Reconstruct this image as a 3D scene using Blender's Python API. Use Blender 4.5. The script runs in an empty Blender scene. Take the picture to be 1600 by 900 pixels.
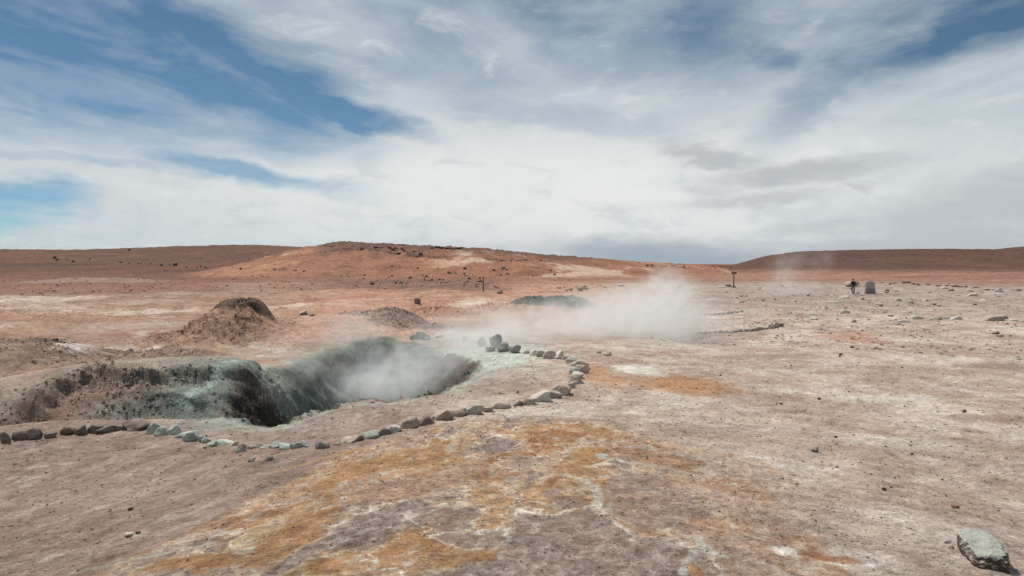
import bpy, bmesh, math, random
import numpy as np
from mathutils import Vector, Matrix, noise as mnoise

random.seed(7)
SC = bpy.context.scene
COL = SC.collection
R = math.radians

# ------------------------------------------------------------------ camera
CAM_Z = 1.75
PITCH = R(2.04)
F = 1067.0                                   # focal length in photo pixels (1600 wide)
cam_d = bpy.data.cameras.new('camera')
cam_d.sensor_width = 36.0
cam_d.lens = F / 1600 * 36.0
cam_d.clip_start = 0.05
cam_d.clip_end = 20000
cam = bpy.data.objects.new('camera', cam_d)
cam.location = (0, 0, CAM_Z)
cam.rotation_euler = (math.pi / 2 - PITCH, 0, 0)
COL.objects.link(cam)
SC.camera = cam

# ------------------------------------------------------------------ light and exposure
SUN_EL, SUN_AZ = 56.0, -38.0                 # azimuth measured from straight ahead, negative = left
SC.view_settings.view_transform = 'Standard'
SC.view_settings.look = 'None'
SC.view_settings.gamma = 1
SC.view_settings.use_curve_mapping = False
SC.view_settings.exposure = 0.0
SC.cycles.volume_bounces = 3
SC.cycles.volume_step_rate = 1.0
SC.cycles.volume_max_steps = 256
sd = bpy.data.lights.new('sun', 'SUN')
sd.energy = 5.0
sd.angle = R(0.55)
sd.color = (1.0, 0.955, 0.89)
sun = bpy.data.objects.new('sun', sd)
to_sun = Vector((math.sin(R(SUN_AZ)) * math.cos(R(SUN_EL)), math.cos(R(SUN_AZ)) * math.cos(R(SUN_EL)), math.sin(R(SUN_EL))))
sun.rotation_euler = to_sun.to_track_quat('Z', 'Y').to_euler()
sun.location = (0, 0, 60)
COL.objects.link(sun)


class NT:
    """Small helper to write node trees."""
    def __init__(self, tree):
        self.t = tree; self.n = tree.nodes; self.l = tree.links

    def new(self, kind, **kw):
        nd = self.n.new(kind)
        for k, v in kw.items():
            setattr(nd, k, v)
        return nd

    def put(self, sock, v):
        if isinstance(v, bpy.types.NodeSocket):
            self.l.new(v, sock)
        elif v is not None:
            if isinstance(v, (tuple, list)) and len(v) == 3 and sock.type == 'RGBA':
                v = (*v, 1)
            sock.default_value = v

    def m(self, op, a=None, b=None, c=None, clamp=False):
        nd = self.new('ShaderNodeMath', operation=op, use_clamp=clamp)
        for i, v in enumerate((a, b, c)):
            if v is not None:
                self.put(nd.inputs[i], v)
        return nd.outputs[0]

    def vm(self, op, a=None, b=None, s=None):
        nd = self.new('ShaderNodeVectorMath', operation=op)
        if a is not None: self.put(nd.inputs[0], a)
        if b is not None: self.put(nd.inputs[1], b)
        if s is not None: self.put(nd.inputs['Scale'], s)
        return nd.outputs['Value'] if op in ('LENGTH', 'DOT_PRODUCT', 'DISTANCE') else nd.outputs[0]

    def noise(self, vec, scale, detail=4, rough=.55, dist=0.0, out='Fac', lac=2.0, dim='3D'):
        nd = self.new('ShaderNodeTexNoise', noise_dimensions=dim)
        self.put(nd.inputs['Vector'], vec)
        nd.inputs['Scale'].default_value = scale
        nd.inputs['Detail'].default_value = detail
        nd.inputs['Roughness'].default_value = rough
        nd.inputs['Distortion'].default_value = dist
        nd.inputs['Lacunarity'].default_value = lac
        return nd.outputs[out]

    def voronoi(self, vec, scale, feature='F1', out='Distance', rand=1.0):
        nd = self.new('ShaderNodeTexVoronoi', feature=feature)
        self.put(nd.inputs['Vector'], vec)
        nd.inputs['Scale'].default_value = scale
        nd.inputs['Randomness'].default_value = rand
        return nd.outputs[out]

    def ramp(self, v, lo, hi, a=0.0, b=1.0, smooth=True):
        nd = self.new('ShaderNodeMapRange', interpolation_type='SMOOTHSTEP' if smooth else 'LINEAR', clamp=True)
        self.put(nd.inputs['Value'], v)
        for k, x in (('From Min', lo), ('From Max', hi), ('To Min', a), ('To Max', b)):
            self.put(nd.inputs[k], x)
        return nd.outputs[0]

    def mix(self, f, a, b, mode='MIX'):
        nd = self.new('ShaderNodeMix', data_type='RGBA', blend_type=mode)
        nd.clamp_factor = True
        self.put(nd.inputs[0], f)
        self.put(nd.inputs[6], a)
        self.put(nd.inputs[7], b)
        return nd.outputs[2]

    def xyz(self, x=0.0, y=0.0, z=0.0):
        nd = self.new('ShaderNodeCombineXYZ')
        self.put(nd.inputs[0], x); self.put(nd.inputs[1], y); self.put(nd.inputs[2], z)
        return nd.outputs[0]

    def sep(self, v):
        nd = self.new('ShaderNodeSeparateXYZ')
        self.put(nd.inputs[0], v)
        return nd.outputs


def ray(px, py):
    """Direction from the camera through a photo pixel (forward component about 1)."""
    a, u = (px - 800) / F, (450 - py) / F
    return (a, math.cos(PITCH) + u * math.sin(PITCH), -math.sin(PITCH) + u * math.cos(PITCH))


def azel(px, py):
    d = ray(px, py)
    return math.atan2(d[0], d[1]), math.atan2(d[2], math.hypot(d[0], d[1]))


# ------------------------------------------------------------------ sky: Nishita air with layered high cloud
def build_world():
    w = bpy.data.worlds.new('World')
    SC.world = w
    w.use_nodes = True
    t = w.node_tree
    for nd in list(t.nodes):
        t.nodes.remove(nd)
    N = NT(t)
    out = N.new('ShaderNodeOutputWorld')
    sky = N.new('ShaderNodeTexSky', sky_type='NISHITA')
    sky.sun_disc = False
    sky.sun_elevation = R(SUN_EL)
    sky.sun_rotation = R(SUN_AZ)
    sky.altitude = 4500
    sky.air_density = 1.0
    sky.dust_density = 0.6
    sky.ozone_density = 1.6
    tc = N.new('ShaderNodeTexCoord')
    d = N.vm('NORMALIZE', tc.outputs['Generated'])
    sx, sy, sz = N.sep(d)
    az = N.m('ARCTAN2', sx, sy)
    el = N.m('ARCSINE', sz)
    # cloud-deck coordinates (a flat layer seen in perspective)
    zc = N.m('ADD', N.m('MAXIMUM', sz, 0.0), 0.09)
    cu = N.m('DIVIDE', sx, zc)
    cv = N.m('DIVIDE', sy, zc)
    deck = N.xyz(cu, cv, 0.0)
    # warped angular coordinates, so the large shapes fray
    warp = N.noise(N.xyz(N.m('MULTIPLY', az, 4.0), N.m('MULTIPLY', el, 9.0), 1.3), 1.0, 5, .55, out='Color')
    wx, wy, wz = N.sep(warp)
    waz = N.m('ADD', az, N.m('MULTIPLY', N.m('SUBTRACT', wx, .5), .20))
    wel = N.m('ADD', el, N.m('MULTIPLY', N.m('SUBTRACT', wy, .5), .11))
    fw = N.noise(N.xyz(N.m('MULTIPLY', az, 14.0), N.m('MULTIPLY', el, 34.0), 4.0), 1.0, 6, .6, out='Color')
    fx, fy, fz = N.sep(fw)
    waz = N.m('ADD', waz, N.m('MULTIPLY', N.m('SUBTRACT', fx, .5), .07))
    wel = N.m('ADD', wel, N.m('MULTIPLY', N.m('SUBTRACT', fy, .5), .03))

    def blob(px, py, rx, ry, rot, lo=.35, hi=1.25, waz=waz, wel=wel):
        a0, e0 = azel(px, py)
        ca, sa = math.cos(R(rot)), math.sin(R(rot))
        da = N.m('SUBTRACT', waz, a0)
        de = N.m('SUBTRACT', wel, e0)
        u = N.m('ADD', N.m('MULTIPLY', da, ca / (rx / F)), N.m('MULTIPLY', de, sa / (rx / F)))
        v = N.m('ADD', N.m('MULTIPLY', da, -sa / (ry / F)), N.m('MULTIPLY', de, ca / (ry / F)))
        r = N.m('SQRT', N.m('ADD', N.m('MULTIPLY', u, u), N.m('MULTIPLY', v, v)))
        return N.ramp(r, hi, lo)

    # openings in the cloud
    holes = [(-60, 60, 460, 120, -6, .95), (280, 90, 330, 95, -17, .9), (540, 170, 170, 38, -15, 1.0), (640, 185, 60, 16, -14, .7),
             (370, 268, 190, 26, -8, .75), (430, 290, 70, 10, -8, .5), (150, 262, 140, 10, 2, .35),
             (10, 332, 140, 26, 9, .85), (-60, 352, 100, 26, 8, .9),
             (1600, 10, 200, 56, 18, .9), (1330, 100, 190, 50, 32, .48), (1265, 150, 60, 34, 0, .4),
             (1060, 45, 130, 55, -20, .38), (960, 30, 190, 50, -12, .3), (1180, 85, 50, 30, -20, .45), (860, 180, 220, 26, -8, .22)]
    hole = None
    for (px, py, rx, ry, rot, s) in holes:
        b = N.m('MULTIPLY', blob(px, py, rx, ry, rot), s)
        hole = b if hole is None else N.m('MAXIMUM', hole, b)
    # wispy streaks, running away from the viewer in the deck, tilted
    rot = N.new('ShaderNodeVectorRotate', rotation_type='Z_AXIS')
    N.put(rot.inputs['Vector'], deck)
    rot.inputs['Angle'].default_value = R(28)
    st = N.vm('MULTIPLY', rot.outputs[0], (2.2, .85, 1))
    s1 = N.noise(st, 1.0, 9, .58, 1.0)
    rot2 = N.new('ShaderNodeVectorRotate', rotation_type='Z_AXIS')
    N.put(rot2.inputs['Vector'], deck)
    rot2.inputs['Angle'].default_value = R(-24)
    s2 = N.noise(N.vm('MULTIPLY', rot2.outputs[0], (2.1, .8, 1)), 1.0, 9, .58, .9)
    side = N.ramp(az, -.25, .30)
    s = N.m('ADD', N.m('MULTIPLY', s2, side), N.m('MULTIPLY', s1, N.m('SUBTRACT', 1.0, side)))
    soft = N.noise(N.xyz(N.m('MULTIPLY', az, 5), N.m('MULTIPLY', el, 12), 7.0), 1.0, 7, .58, .3)
    sm = N.m('ADD', N.m('MULTIPLY', s, .5), N.m('MULTIPLY', soft, .5))
    streak = N.ramp(sm, .38, .62)
    # overall cover: solid towards the horizon, thinner with height
    thin = N.ramp(el, .10, .36)
    thin = N.m('MULTIPLY', thin, N.m('SUBTRACT', 1.0, N.m('MULTIPLY', streak, .8)))
    clear = N.m('ADD', N.m('MULTIPLY', thin, .42), N.m('MULTIPLY', hole, N.m('SUBTRACT', 1.10, N.m('MULTIPLY', streak, .38))), clamp=True)
    # overhead and behind: broken cloud as in view
    far = N.ramp(el, .45, .75)
    clear = N.m('MAXIMUM', clear, N.m('MULTIPLY', far, N.m('MULTIPLY', N.ramp(soft, .45, .62), .7)))
    cover = N.m('SUBTRACT', 1.0, N.m('MULTIPLY', clear, .93))
    # cloud brightness: white low in the middle, blue-grey higher, grey bellies
    glow = blob(820, 270, 640, 150, 0, .2, 1.6)
    white = N.mix(glow, (.50, .575, .62), (.80, .81, .795))
    top = (.37, .455, .525)
    c = N.mix(N.ramp(el, .13, .33), white, top)
    c = N.mix(N.m('MULTIPLY', N.ramp(sm, .40, .66), .45), c, (.66, .71, .73))
    puff = N.noise(N.xyz(N.m('MULTIPLY', az, 11.0), N.m('MULTIPLY', el, 26.0), 2.0), 1.0, 9, .6, .8)
    c = N.mix(N.m('MULTIPLY', N.ramp(puff, .50, .30), .40), c, (.50, .575, .62))
    c = N.mix(N.m('MULTIPLY', N.ramp(puff, .52, .72), .5), c, (.80, .82, .81))
    greys = [(1110, 245, 90, 20, -12, 1.0), (1250, 270, 150, 20, 4, 1.0), (1180, 312, 120, 14, 3, .75), (1345, 292, 26, 11, 0, .7),
             (1050, 395, 260, 26, -3, .95), (1420, 392, 230, 30, 3, .8), (1540, 320, 180, 50, 12, .75), (1500, 365, 160, 28, 4, .7), (1300, 355, 120, 16, 3, .55), (1120, 300, 40, 10, 0, .6),
             (405, 346, 34, 8, -8, .25), (960, 330, 26, 8, 0, .3), (760, 385, 260, 14, 0, .3), (1640, 250, 120, 14, 14, .4)]
    gg = None
    sw = N.noise(N.xyz(N.m('MULTIPLY', az, 26.0), N.m('MULTIPLY', el, 60.0), 9.0), 1.0, 6, .6, out='Color')
    qx, qy, qz = N.sep(sw)
    gaz = N.m('ADD', az, N.m('MULTIPLY', N.m('SUBTRACT', qx, .5), .09))
    gel = N.m('ADD', el, N.m('MULTIPLY', N.m('SUBTRACT', qy, .5), .035))
    for (px, py, rx, ry, rt, sgt) in greys:
        b = N.m('MULTIPLY', blob(px, py, rx, ry, rt, .25, 1.3, gaz, gel), sgt)
        gg = b if gg is None else N.m('MAXIMUM', gg, b)
    c = N.mix(N.m('MULTIPLY', gg, .75), c, (.44, .465, .495))
    low = N.m('MULTIPLY', blob(1060, 405, 240, 34, 0, .2, 1.5), .85)
    c = N.mix(low, c, (.33, .40, .475))
    # the nishita blue, a little deepened as at this altitude
    bg_s = N.new('ShaderNodeBackground')
    N.put(bg_s.inputs[0], N.mix(1.0, sky.outputs[0], (.80, 1.12, 1.10), 'MULTIPLY'))
    bg_s.inputs[1].default_value = 0.062
    bg_c = N.new('ShaderNodeBackground')
    N.put(bg_c.inputs[0], c)
    bg_c.inputs[1].default_value = 1.0
    mx = N.new('ShaderNodeMixShader')
    N.put(mx.inputs[0], cover)
    t.links.new(bg_s.outputs[0], mx.inputs[1])
    t.links.new(bg_c.outputs[0], mx.inputs[2])
    t.links.new(mx.outputs[0], out.inputs['Surface'])
    w.cycles.sampling_method = 'MANUAL'
    w.cycles.sample_map_resolution = 512


build_world()

# ------------------------------------------------------------------ numpy noise
rng = np.random.default_rng(11)
PERM = rng.permutation(256).astype(np.int32)
ANG = rng.random(256) * 2 * np.pi
GX, GY = np.cos(ANG).astype(np.float32), np.sin(ANG).astype(np.float32)


def perlin(x, y, seed=0):
    x = np.asarray(x, dtype=np.float64) + seed * 17.31
    y = np.asarray(y, dtype=np.float64) + seed * 9.73
    xf = np.floor(x); yf = np.floor(y)
    xi = xf.astype(np.int32) & 255; yi = yf.astype(np.int32) & 255
    fx = (x - xf).astype(np.float32); fy = (y - yf).astype(np.float32)
    x1 = (xi + 1) & 255; y1 = (yi + 1) & 255
    pa = PERM[xi]; pb = PERM[x1]
    h00 = PERM[(pa + yi) & 255]; h10 = PERM[(pb + yi) & 255]
    h01 = PERM[(pa + y1) & 255]; h11 = PERM[(pb + y1) & 255]
    u = fx * fx * fx * (fx * (fx * 6 - 15) + 10)
    v = fy * fy * fy * (fy * (fy * 6 - 15) + 10)
    n00 = GX[h00] * fx + GY[h00] * fy
    n10 = GX[h10] * (fx - 1) + GY[h10] * fy
    n01 = GX[h01] * fx + GY[h01] * (fy - 1)
    n11 = GX[h11] * (fx - 1) + GY[h11] * (fy - 1)
    a = n00 + u * (n10 - n00)
    b = n01 + u * (n11 - n01)
    return (a + v * (b - a)) * 1.5


def fbm(x, y, octv=4, seed=0, gain=.5, lac=2.03):
    s = 0; amp = 1.0; tot = 0.0
    for k in range(octv):
        s = s + amp * perlin(x * lac ** k, y * lac ** k, seed + k * 3)
        tot += amp; amp *= gain
    return s / tot


def ridged(x, y, octv=4, seed=0, gain=.5, lac=2.1):
    s = 0; amp = 1.0; tot = 0.0
    for k in range(octv):
        s = s + amp * (1 - np.abs(perlin(x * lac ** k, y * lac ** k, seed + k * 3)) * 2)
        tot += amp; amp *= gain
    return s / tot


def sstep(a, b, v):
    t = np.clip((v - a) / (b - a), 0, 1)
    return t * t * (3 - 2 * t)


def lerp(a, b, t):
    return a + (b - a) * t


# ------------------------------------------------------------------ terrain shape
def base_h(x, y):
    r = np.hypot(x, y)
    z = -1.45 * (1 - np.exp(-(r / 9.0) ** 2))
    fade = 1 - sstep(25, 60, r)
    z = z - .40 * sstep(.5, 7.0, -x) * fade * sstep(0, 6, r) - .22 * sstep(2.0, 9.0, x) * fade
    return z


def march(fn, px, py, y0=1.5, y1=3000):
    d = ray(px, py)
    t = y0 * (y1 / y0) ** np.linspace(0, 1, 3000)
    X = d[0] / d[1] * t; Z = CAM_Z + d[2] / d[1] * t
    below = Z < fn(X, t)
    i = int(np.argmax(below)) if below.any() else len(t) - 1
    i = max(i, 1)
    ts = np.linspace(t[i - 1], t[i], 40)
    X = d[0] / d[1] * ts; Z = CAM_Z + d[2] / d[1] * ts
    b = Z < fn(X, ts)
    j = int(np.argmax(b)) if b.any() else 39
    return float(X[j]), float(ts[j])


def onray(px, py, Y):
    d = ray(px, py)
    return d[0] / d[1] * Y, Y, CAM_Z + d[2] / d[1] * Y


def poly_sd(x, y, pts):
    """Signed distance to a polygon, positive inside."""
    d2 = np.full(np.shape(x), 1e18)
    inside = np.zeros(np.shape(x), bool)
    n = len(pts)
    for i in range(n):
        ax, ay = pts[i]; bx, by = pts[(i + 1) % n]
        ex, ey = bx - ax, by - ay
        wx, wy = x - ax, y - ay
        t = np.clip((wx * ex + wy * ey) / (ex * ex + ey * ey), 0, 1)
        d2 = np.minimum(d2, (wx - t * ex) ** 2 + (wy - t * ey) ** 2)
        c = (ay > y) != (by > y)
        with np.errstate(divide='ignore', invalid='ignore'):
            xx = ex * (y - ay) / (ey if ey != 0 else 1e-9) + ax
        inside ^= c & (x < xx)
    d = np.sqrt(d2)
    return np.where(inside, d, -d)


def line_d(x, y, pts):
    """Distance to a polyline and the parameter (0..n-1) of the nearest point."""
    d2 = np.full(np.shape(x), 1e18); tt = np.zeros(np.shape(x))
    for i in range(len(pts) - 1):
        ax, ay = pts[i][:2]; bx, by = pts[i + 1][:2]
        ex, ey = bx - ax, by - ay
        t = np.clip(((x - ax) * ex + (y - ay) * ey) / (ex * ex + ey * ey), 0, 1)
        q = (x - ax - t * ex) ** 2 + (y - ay - t * ey) ** 2
        m = q < d2
        d2 = np.where(m, q, d2); tt = np.where(m, i + t, tt)
    return np.sqrt(d2), tt


B = lambda px, py: march(base_h, px, py)
# crater outline, clockwise from its left end
PIT = [B(*p) for p in [(338, 640), (380, 655), (440, 659), (500, 637), (560, 622), (620, 621), (690, 607), (722, 588), (748, 574),
                       (752, 560), (715, 547), (660, 540), (610, 534), (552, 541), (500, 552), (450, 572), (415, 578), (385, 590), (352, 615)]]
# crest of the bank left of the crater: (x, y, z)
CREST = [onray(*p) for p in [(-160, 640, 14.8), (0, 619, 16.4), (60, 598, 17.6), (130, 573, 19.0), (240, 563, 20.2), (365, 558, 20.8), (425, 566, 21.2), (450, 574, 21.6)]]
# trench in front of the bank
TRENCH = [onray(*p) for p in [(-120, 672, 15.0), (0, 655, 15.9), (120, 650, 16.6), (240, 648, 17.0), (350, 646, 17.6)]]

# mounds: px, py of the top, distance, radius x, radius y, shape power, craggy amount, kind
MOUNDS = [
    (368, 482, 31.5, 2.1, 2.8, 1.8, .32, 'brown'),
    (318, 520, 30.0, 2.2, 2.2, 1.4, .40, 'brown'),
    (379, 469, 32.2, 1.2, 1.1, 3.2, .50, 'cap'),
    (510, 494, 34.5, 5.0, 4.4, 1.7, .05, 'pink'),
    (610, 482, 36.0, 1.5, 1.5, 1.6, .45, 'grey'),
    (660, 508, 34.0, 2.2, 1.2, 1.2, .35, 'grey'),
    (565, 486, 38.5, 1.9, 1.4, 1.5, .20, 'grey'),
    (680, 480, 43.0, 2.6, 1.7, 1.6, .50, 'red'),
    (785, 476, 46.0, 3.4, 2.0, 1.5, .45, 'red'),
    (835, 466, 50.0, 2.2, 1.4, 2.2, .40, 'green'),
    (882, 465, 50.0, 2.3, 1.4, 2.2, .40, 'green'),
    (30, 534, 23.5, 3.0, 2.4, 1.5, .22, 'brown2'),
    (-90, 532, 23.5, 3.2, 2.4, 1.5, .22, 'brown2'),
    (155, 560, 22.5, 1.6, 1.2, 1.4, .22, 'brown2'),
    (250, 550, 26.0, 2.2, 1.2, 1.4, .25, 'brown2'),
    (120, 496, 40.0, 3.6, 2.0, 1.4, .15, 'tan'),
    (60, 494, 42.0, 5.0, 2.5, 1.4, .12, 'tan'),
    (240, 488, 50.0, 4.5, 2.5, 1.4, .15, 'tan'),
    (150, 434, 118.0, 11.0, 8.0, 1.6, .05, 'palegrey'),
    (20, 466, 62.0, 7.0, 4.0, 1.4, .10, 'pale'),
    (330, 478, 60.0, 5.0, 2.0, 1.4, .10, 'tan'),
]
for _i, _m in enumerate(MOUNDS):
    X, Y, Z = onray(_m[0], _m[1], _m[2])
    MOUNDS[_i] = (X, Y, Z, *_m[3:])

# skylines of the hills as (px, py)
HILLS = {
    'left': dict(Y0=165, Yc=430, sky=[(-1400, 398), (-700, 385), (-300, 388), (0, 391), (100, 391.5), (200, 390), (300, 387), (410, 384.5), (470, 387), (520, 392), (620, 401), (760, 414)]),
    'mid': dict(Y0=128, Yc=270, sky=[(180, 432), (300, 419), (380, 409), (430, 400), (480, 390), (505, 385), (540, 381), (600, 382.5), (680, 387), (760, 391), (820, 396), (900, 403), (1000, 411), (1080, 414.5), (1130, 419), (1180, 430)]),
    'right': dict(Y0=135, Yc=420, sky=[(1090, 424), (1140, 415.5), (1165, 409), (1190, 402.5), (1230, 396), (1260, 393.5), (1330, 392), (1430, 391), (1550, 392), (1600, 387.5), (1750, 378), (2100, 380), (3200, 395)]),
}
for h in HILLS.values():
    s = np.array(h['sky'], float)
    h['az'] = np.arctan((s[:, 0] - 800) / F)
    h['h'] = CAM_Z - h['Yc'] * np.tan(PITCH + np.arctan((s[:, 1] - 450) / F)) + 1.45


def hill_h(x, y, which):
    h = HILLS[which]
    az = np.arctan2(x, y)
    Ya = np.hypot(x, y) * np.maximum(np.cos(az), .35)
    top = np.maximum(np.interp(az, h['az'], h['h'], left=h['h'][0], right=h['h'][-1]), 0)
    gate = sstep(-2.3, -1.2, az) if which == 'left' else (1 - sstep(1.2, 2.3, az) if which == 'right' else 1.0)
    Y0 = h['Y0']
    if which == 'mid':
        Y0 = Y0 + 26 * sstep(0, .3, az) + 10 * perlin(az * 6, az * 0, 5)
    if which == 'right':
        Y0 = Y0 + 60 * sstep(.50, .32, az)
    t = np.clip((Ya - Y0) / (h['Yc'] - Y0), 0, 1)
    up = np.sin(t * np.pi / 2) ** 1.35
    down = 1 - sstep(h['Yc'] * 1.02, h['Yc'] * 2.2, Ya)
    return top * up * down * gate


def scarp_off(x):
    return np.interp(x, [-14, -11.5, -10, -8.5, -7], [.15, .3, 1.25, 1.1, .5])


def terrain(x, y, fine=False):
    x = np.asarray(x, float); y = np.asarray(y, float)
    r = np.hypot(x, y)
    z = base_h(x, y)
    left = sstep(2, -6, x) * sstep(22, 34, r)
    und = fbm(x / 9.0, y / 9.0, 3, 2)
    z = z + (ridged(x / 5.5, y / 3.2, 4, 15, .55) - .45) * .30 * left * (1 - sstep(90, 140, r))
    z = z + und * (.10 + .26 * left) * sstep(6, 22, r) + .5 * fbm(x / 60, y / 60, 2, 8) * sstep(50, 130, r)
    z = z + .05 * fbm(x / 2.2, y / 2.2, 2, 5) * sstep(3, 7, r)
    # bank left of the crater
    d, t = line_d(x, y, CREST)
    cz = np.interp(t, range(len(CREST)), [c[2] for c in CREST])
    dt, tt = line_d(x, y, TRENCH)
    wob = fbm(x / 1.1, y / 1.1, 3, 12)
    # which side of the crest: the trench side drops in a scarp, the back falls gently
    cy = np.interp(x, [c[0] for c in CREST], [c[1] for c in CREST])
    front = sstep(.2, -.2, (y - cy))
    dd = d + wob * .35
    off = scarp_off(x)
    prof_f = 1 - .14 * sstep(0, off, dd) - .46 * sstep(off, off + .34, dd) - .40 * sstep(off + .3, 3.9, dd)
    prof_b = np.exp(-(dd / 3.2) ** 2)
    prof = lerp(prof_b, prof_f, front)
    bank = (cz - z) * prof
    inx = sstep(-19, -13, x) * sstep(CREST[-1][0] + .9, CREST[-1][0] - .4, x)
    z = z + np.maximum(bank, 0) * inx
    z = z - .55 * np.exp(-(dt / .95) ** 2) * sstep(-19, -13, x)
    # crater
    px_ = x + fbm(x / 1.4, y / 1.4, 3, 21) * .45
    py_ = y + fbm(x / 1.4, y / 1.4, 3, 24) * .45
    sd_ = poly_sd(px_, py_, PIT)
    depth = 3.3 * sstep(-.10, 2.9, sd_)
    z = z - depth
    z = z - .12 * sstep(-1.6, 0, sd_)
    # low raised rim on the far side and its left shoulder
    # mounds
    for (mx, my, mh, rx, ry, pw, cr, kind) in MOUNDS:
        q = ((x - mx) / rx) ** 2 + ((y - my) / ry) ** 2
        sel = q < 9
        if not np.any(sel):
            continue
        e = np.exp(-(np.where(sel, q, 9) ** (.5 * (1 + pw) / 1.0)))
        z = z + np.where(sel, np.maximum(mh - z, .03) * e, 0)
    # hills
    hm = np.maximum(hill_h(x, y, 'left'), np.maximum(hill_h(x, y, 'mid'), hill_h(x, y, 'right')))
    z = z + hm * (1 + .05 * fbm(x / 40, y / 40, 3, 31))
    return z


AT = lambda px, py: march(terrain, px, py)


def fine_detail(x, y, z):
    """Relief below the large shapes: gravel, crags, gullies. Returns height and craggy mask."""
    r = np.hypot(x, y)
    sd_ = poly_sd(x, y, PIT)
    crag = sstep(-.35, .45, sd_) * (.42 - .24 * sstep(21.5, 23.5, y))
    d, t = line_d(x, y, CREST)
    cy = np.interp(x, [c[0] for c in CREST], [c[1] for c in CREST])
    inx = sstep(-19, -13, x) * sstep(CREST[-1][0] + .9, CREST[-1][0] - .4, x)
    scarp = np.exp(-((d - scarp_off(x) - .25) / .6) ** 2) * (y < cy + .3) * inx
    try_ = np.interp(x, [c[0] for c in TRENCH], [c[1] for c in TRENCH])
    face = sstep(4.0, 2.5, d) * (y < cy + .4) * inx * sstep(-.6, .1, y - try_)
    crag = np.maximum(crag, .36 * scarp)
    crag = np.maximum(crag, .17 * face * sstep(.0, .5, d - scarp_off(x)))
    for (mx, my, mh, rx, ry, pw, cr, kind) in MOUNDS:
        q = ((x - mx) / rx) ** 2 + ((y - my) / ry) ** 2
        crag = np.maximum(crag, cr * np.exp(-q * .9))
    crag = crag * (.55 + .9 * sstep(-.2, .3, fbm(x / 1.6, y / 1.6, 2, 44)))
    near = r < 90
    rr = np.zeros_like(z)
    xs, ys = x[near], y[near]
    zs = z[near]
    k = ridged((xs + 1.1 * zs) / .8, (ys + .7 * zs) / .8, 6, 50, .66) - .42
    rr[near] = k * crag[near]
    out = z + rr
    # small ground relief, growing with distance so it stays visible
    g = fbm(xs / .30, ys / .30, 4, 60, .6)
    out[near] += g * .034 * (1 - .5 * sstep(30, 90, r[near]))
    # erosion gullies and lumps on hills
    hm = np.maximum(hill_h(x, y, 'left'), np.maximum(hill_h(x, y, 'mid'), hill_h(x, y, 'right')))
    far = r > 60
    xf, yf = x[far], y[far]
    a = np.clip(hm[far] / 6, 0, 1)
    out[far] += a * (ridged(xf / 14, yf / 30, 5, 70, .6) - .4) * .8 * (1 + 1.2 * sstep(.2, .6, (hill_h(xf, yf, 'mid') > hill_h(xf, yf, 'left')) * 1.0))
    out[far] += fbm(xf / 5, yf / 5, 4, 75, .65) * .30
    return out, crag


# ------------------------------------------------------------------ ground grid (polar, fine where the ground is near)
az_in = np.linspace(R(-46), R(46), 1240)
az_out = np.linspace(R(46), R(360 - 46), 90)[1:-1]
AZ = np.concatenate([az_in, az_out])
RR = np.concatenate([2.6 * (95 / 2.6) ** np.linspace(0, 1, 720), 95 * (560 / 95) ** np.linspace(0, 1, 190)[1:],
                     560 * (9000 / 560) ** np.linspace(0, 1, 40)[1:]])
# uniform steps on the ground shrink on screen with distance; bias the rows towards the crater and mounds
nA, nR = len(AZ), len(RR)
RG, AG = np.meshgrid(RR, AZ, indexing='ij')
GXX = (RG * np.sin(AG)); GYY = (RG * np.cos(AG))
gx, gy = GXX.ravel(), GYY.ravel()
gz0 = terrain(gx, gy)
gz, gcrag = fine_detail(gx, gy, gz0)


# ------------------------------------------------------------------ ground colours (mineral stains), linear albedo
def plan(px, py):
    return AT(px, py)


def blob(px, py, rx, ry, s=1.0, soft=.55, warp=.35, seed=90):
    cx, cy = plan(px, py)
    sx = rx * cy / F
    y1 = plan(px, py + ry)[1]; y2 = plan(px, max(py - ry, 418))[1]
    sy = max((y2 - y1) / 2, sx * .25)
    sy = min(sy, sx * 9)
    wx = WA * warp; wy = WB * warp
    q = np.hypot((gx - cx) / sx + wx, (gy - cy) / sy + wy)
    return s * sstep(1.25, soft, q)


def stroke(pts, w, s=1.0, warp=.5):
    pp = [plan(*p) for p in pts]
    ym = sum(p[1] for p in pp) / len(pp)
    wm = w * ym / F
    d, t = line_d(gx + (WA * warp + n3 * .9) * wm, gy + (WB * warp * 2 + n3 * 1.4) * wm, pp)
    return s * sstep(wm, wm * .3, d) * (.45 + .55 * sstep(-.4, .15, n3 + n2))


sc_w = np.clip(np.hypot(gx, gy) / 12, .35, 8)
WA = fbm(gx / (1.3 * 1), gy / 1.3, 4, 80, .6) * 1.6
WB = fbm(gx / (1.3 * 1), gy / 1.3, 4, 84, .6) * 1.6
r_ = np.hypot(gx, gy)
C = np.zeros((len(gx), 3), np.float32)


def paint(mask, col):
    global C
    m = np.clip(mask, 0, 1)[:, None].astype(np.float32)
    C += (np.array(col, np.float32) - C) * m


n1 = fbm(gx / 3.1, gy / 3.1, 6, 101, .6)
gxz, gyz = gx + 1.2 * gz0, gy + .8 * gz0
n2 = fbm(gxz / .9, gyz / .9, 5, 107, .62)
n3 = fbm(gxz / .26, gyz / .26, 4, 113, .65)
streakL = fbm(gx / .5 + .3 * n2, gy / 2.2, 5, 121, .62)
bigN = fbm(gx / 14, gy / 22, 5, 131, .55)
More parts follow.
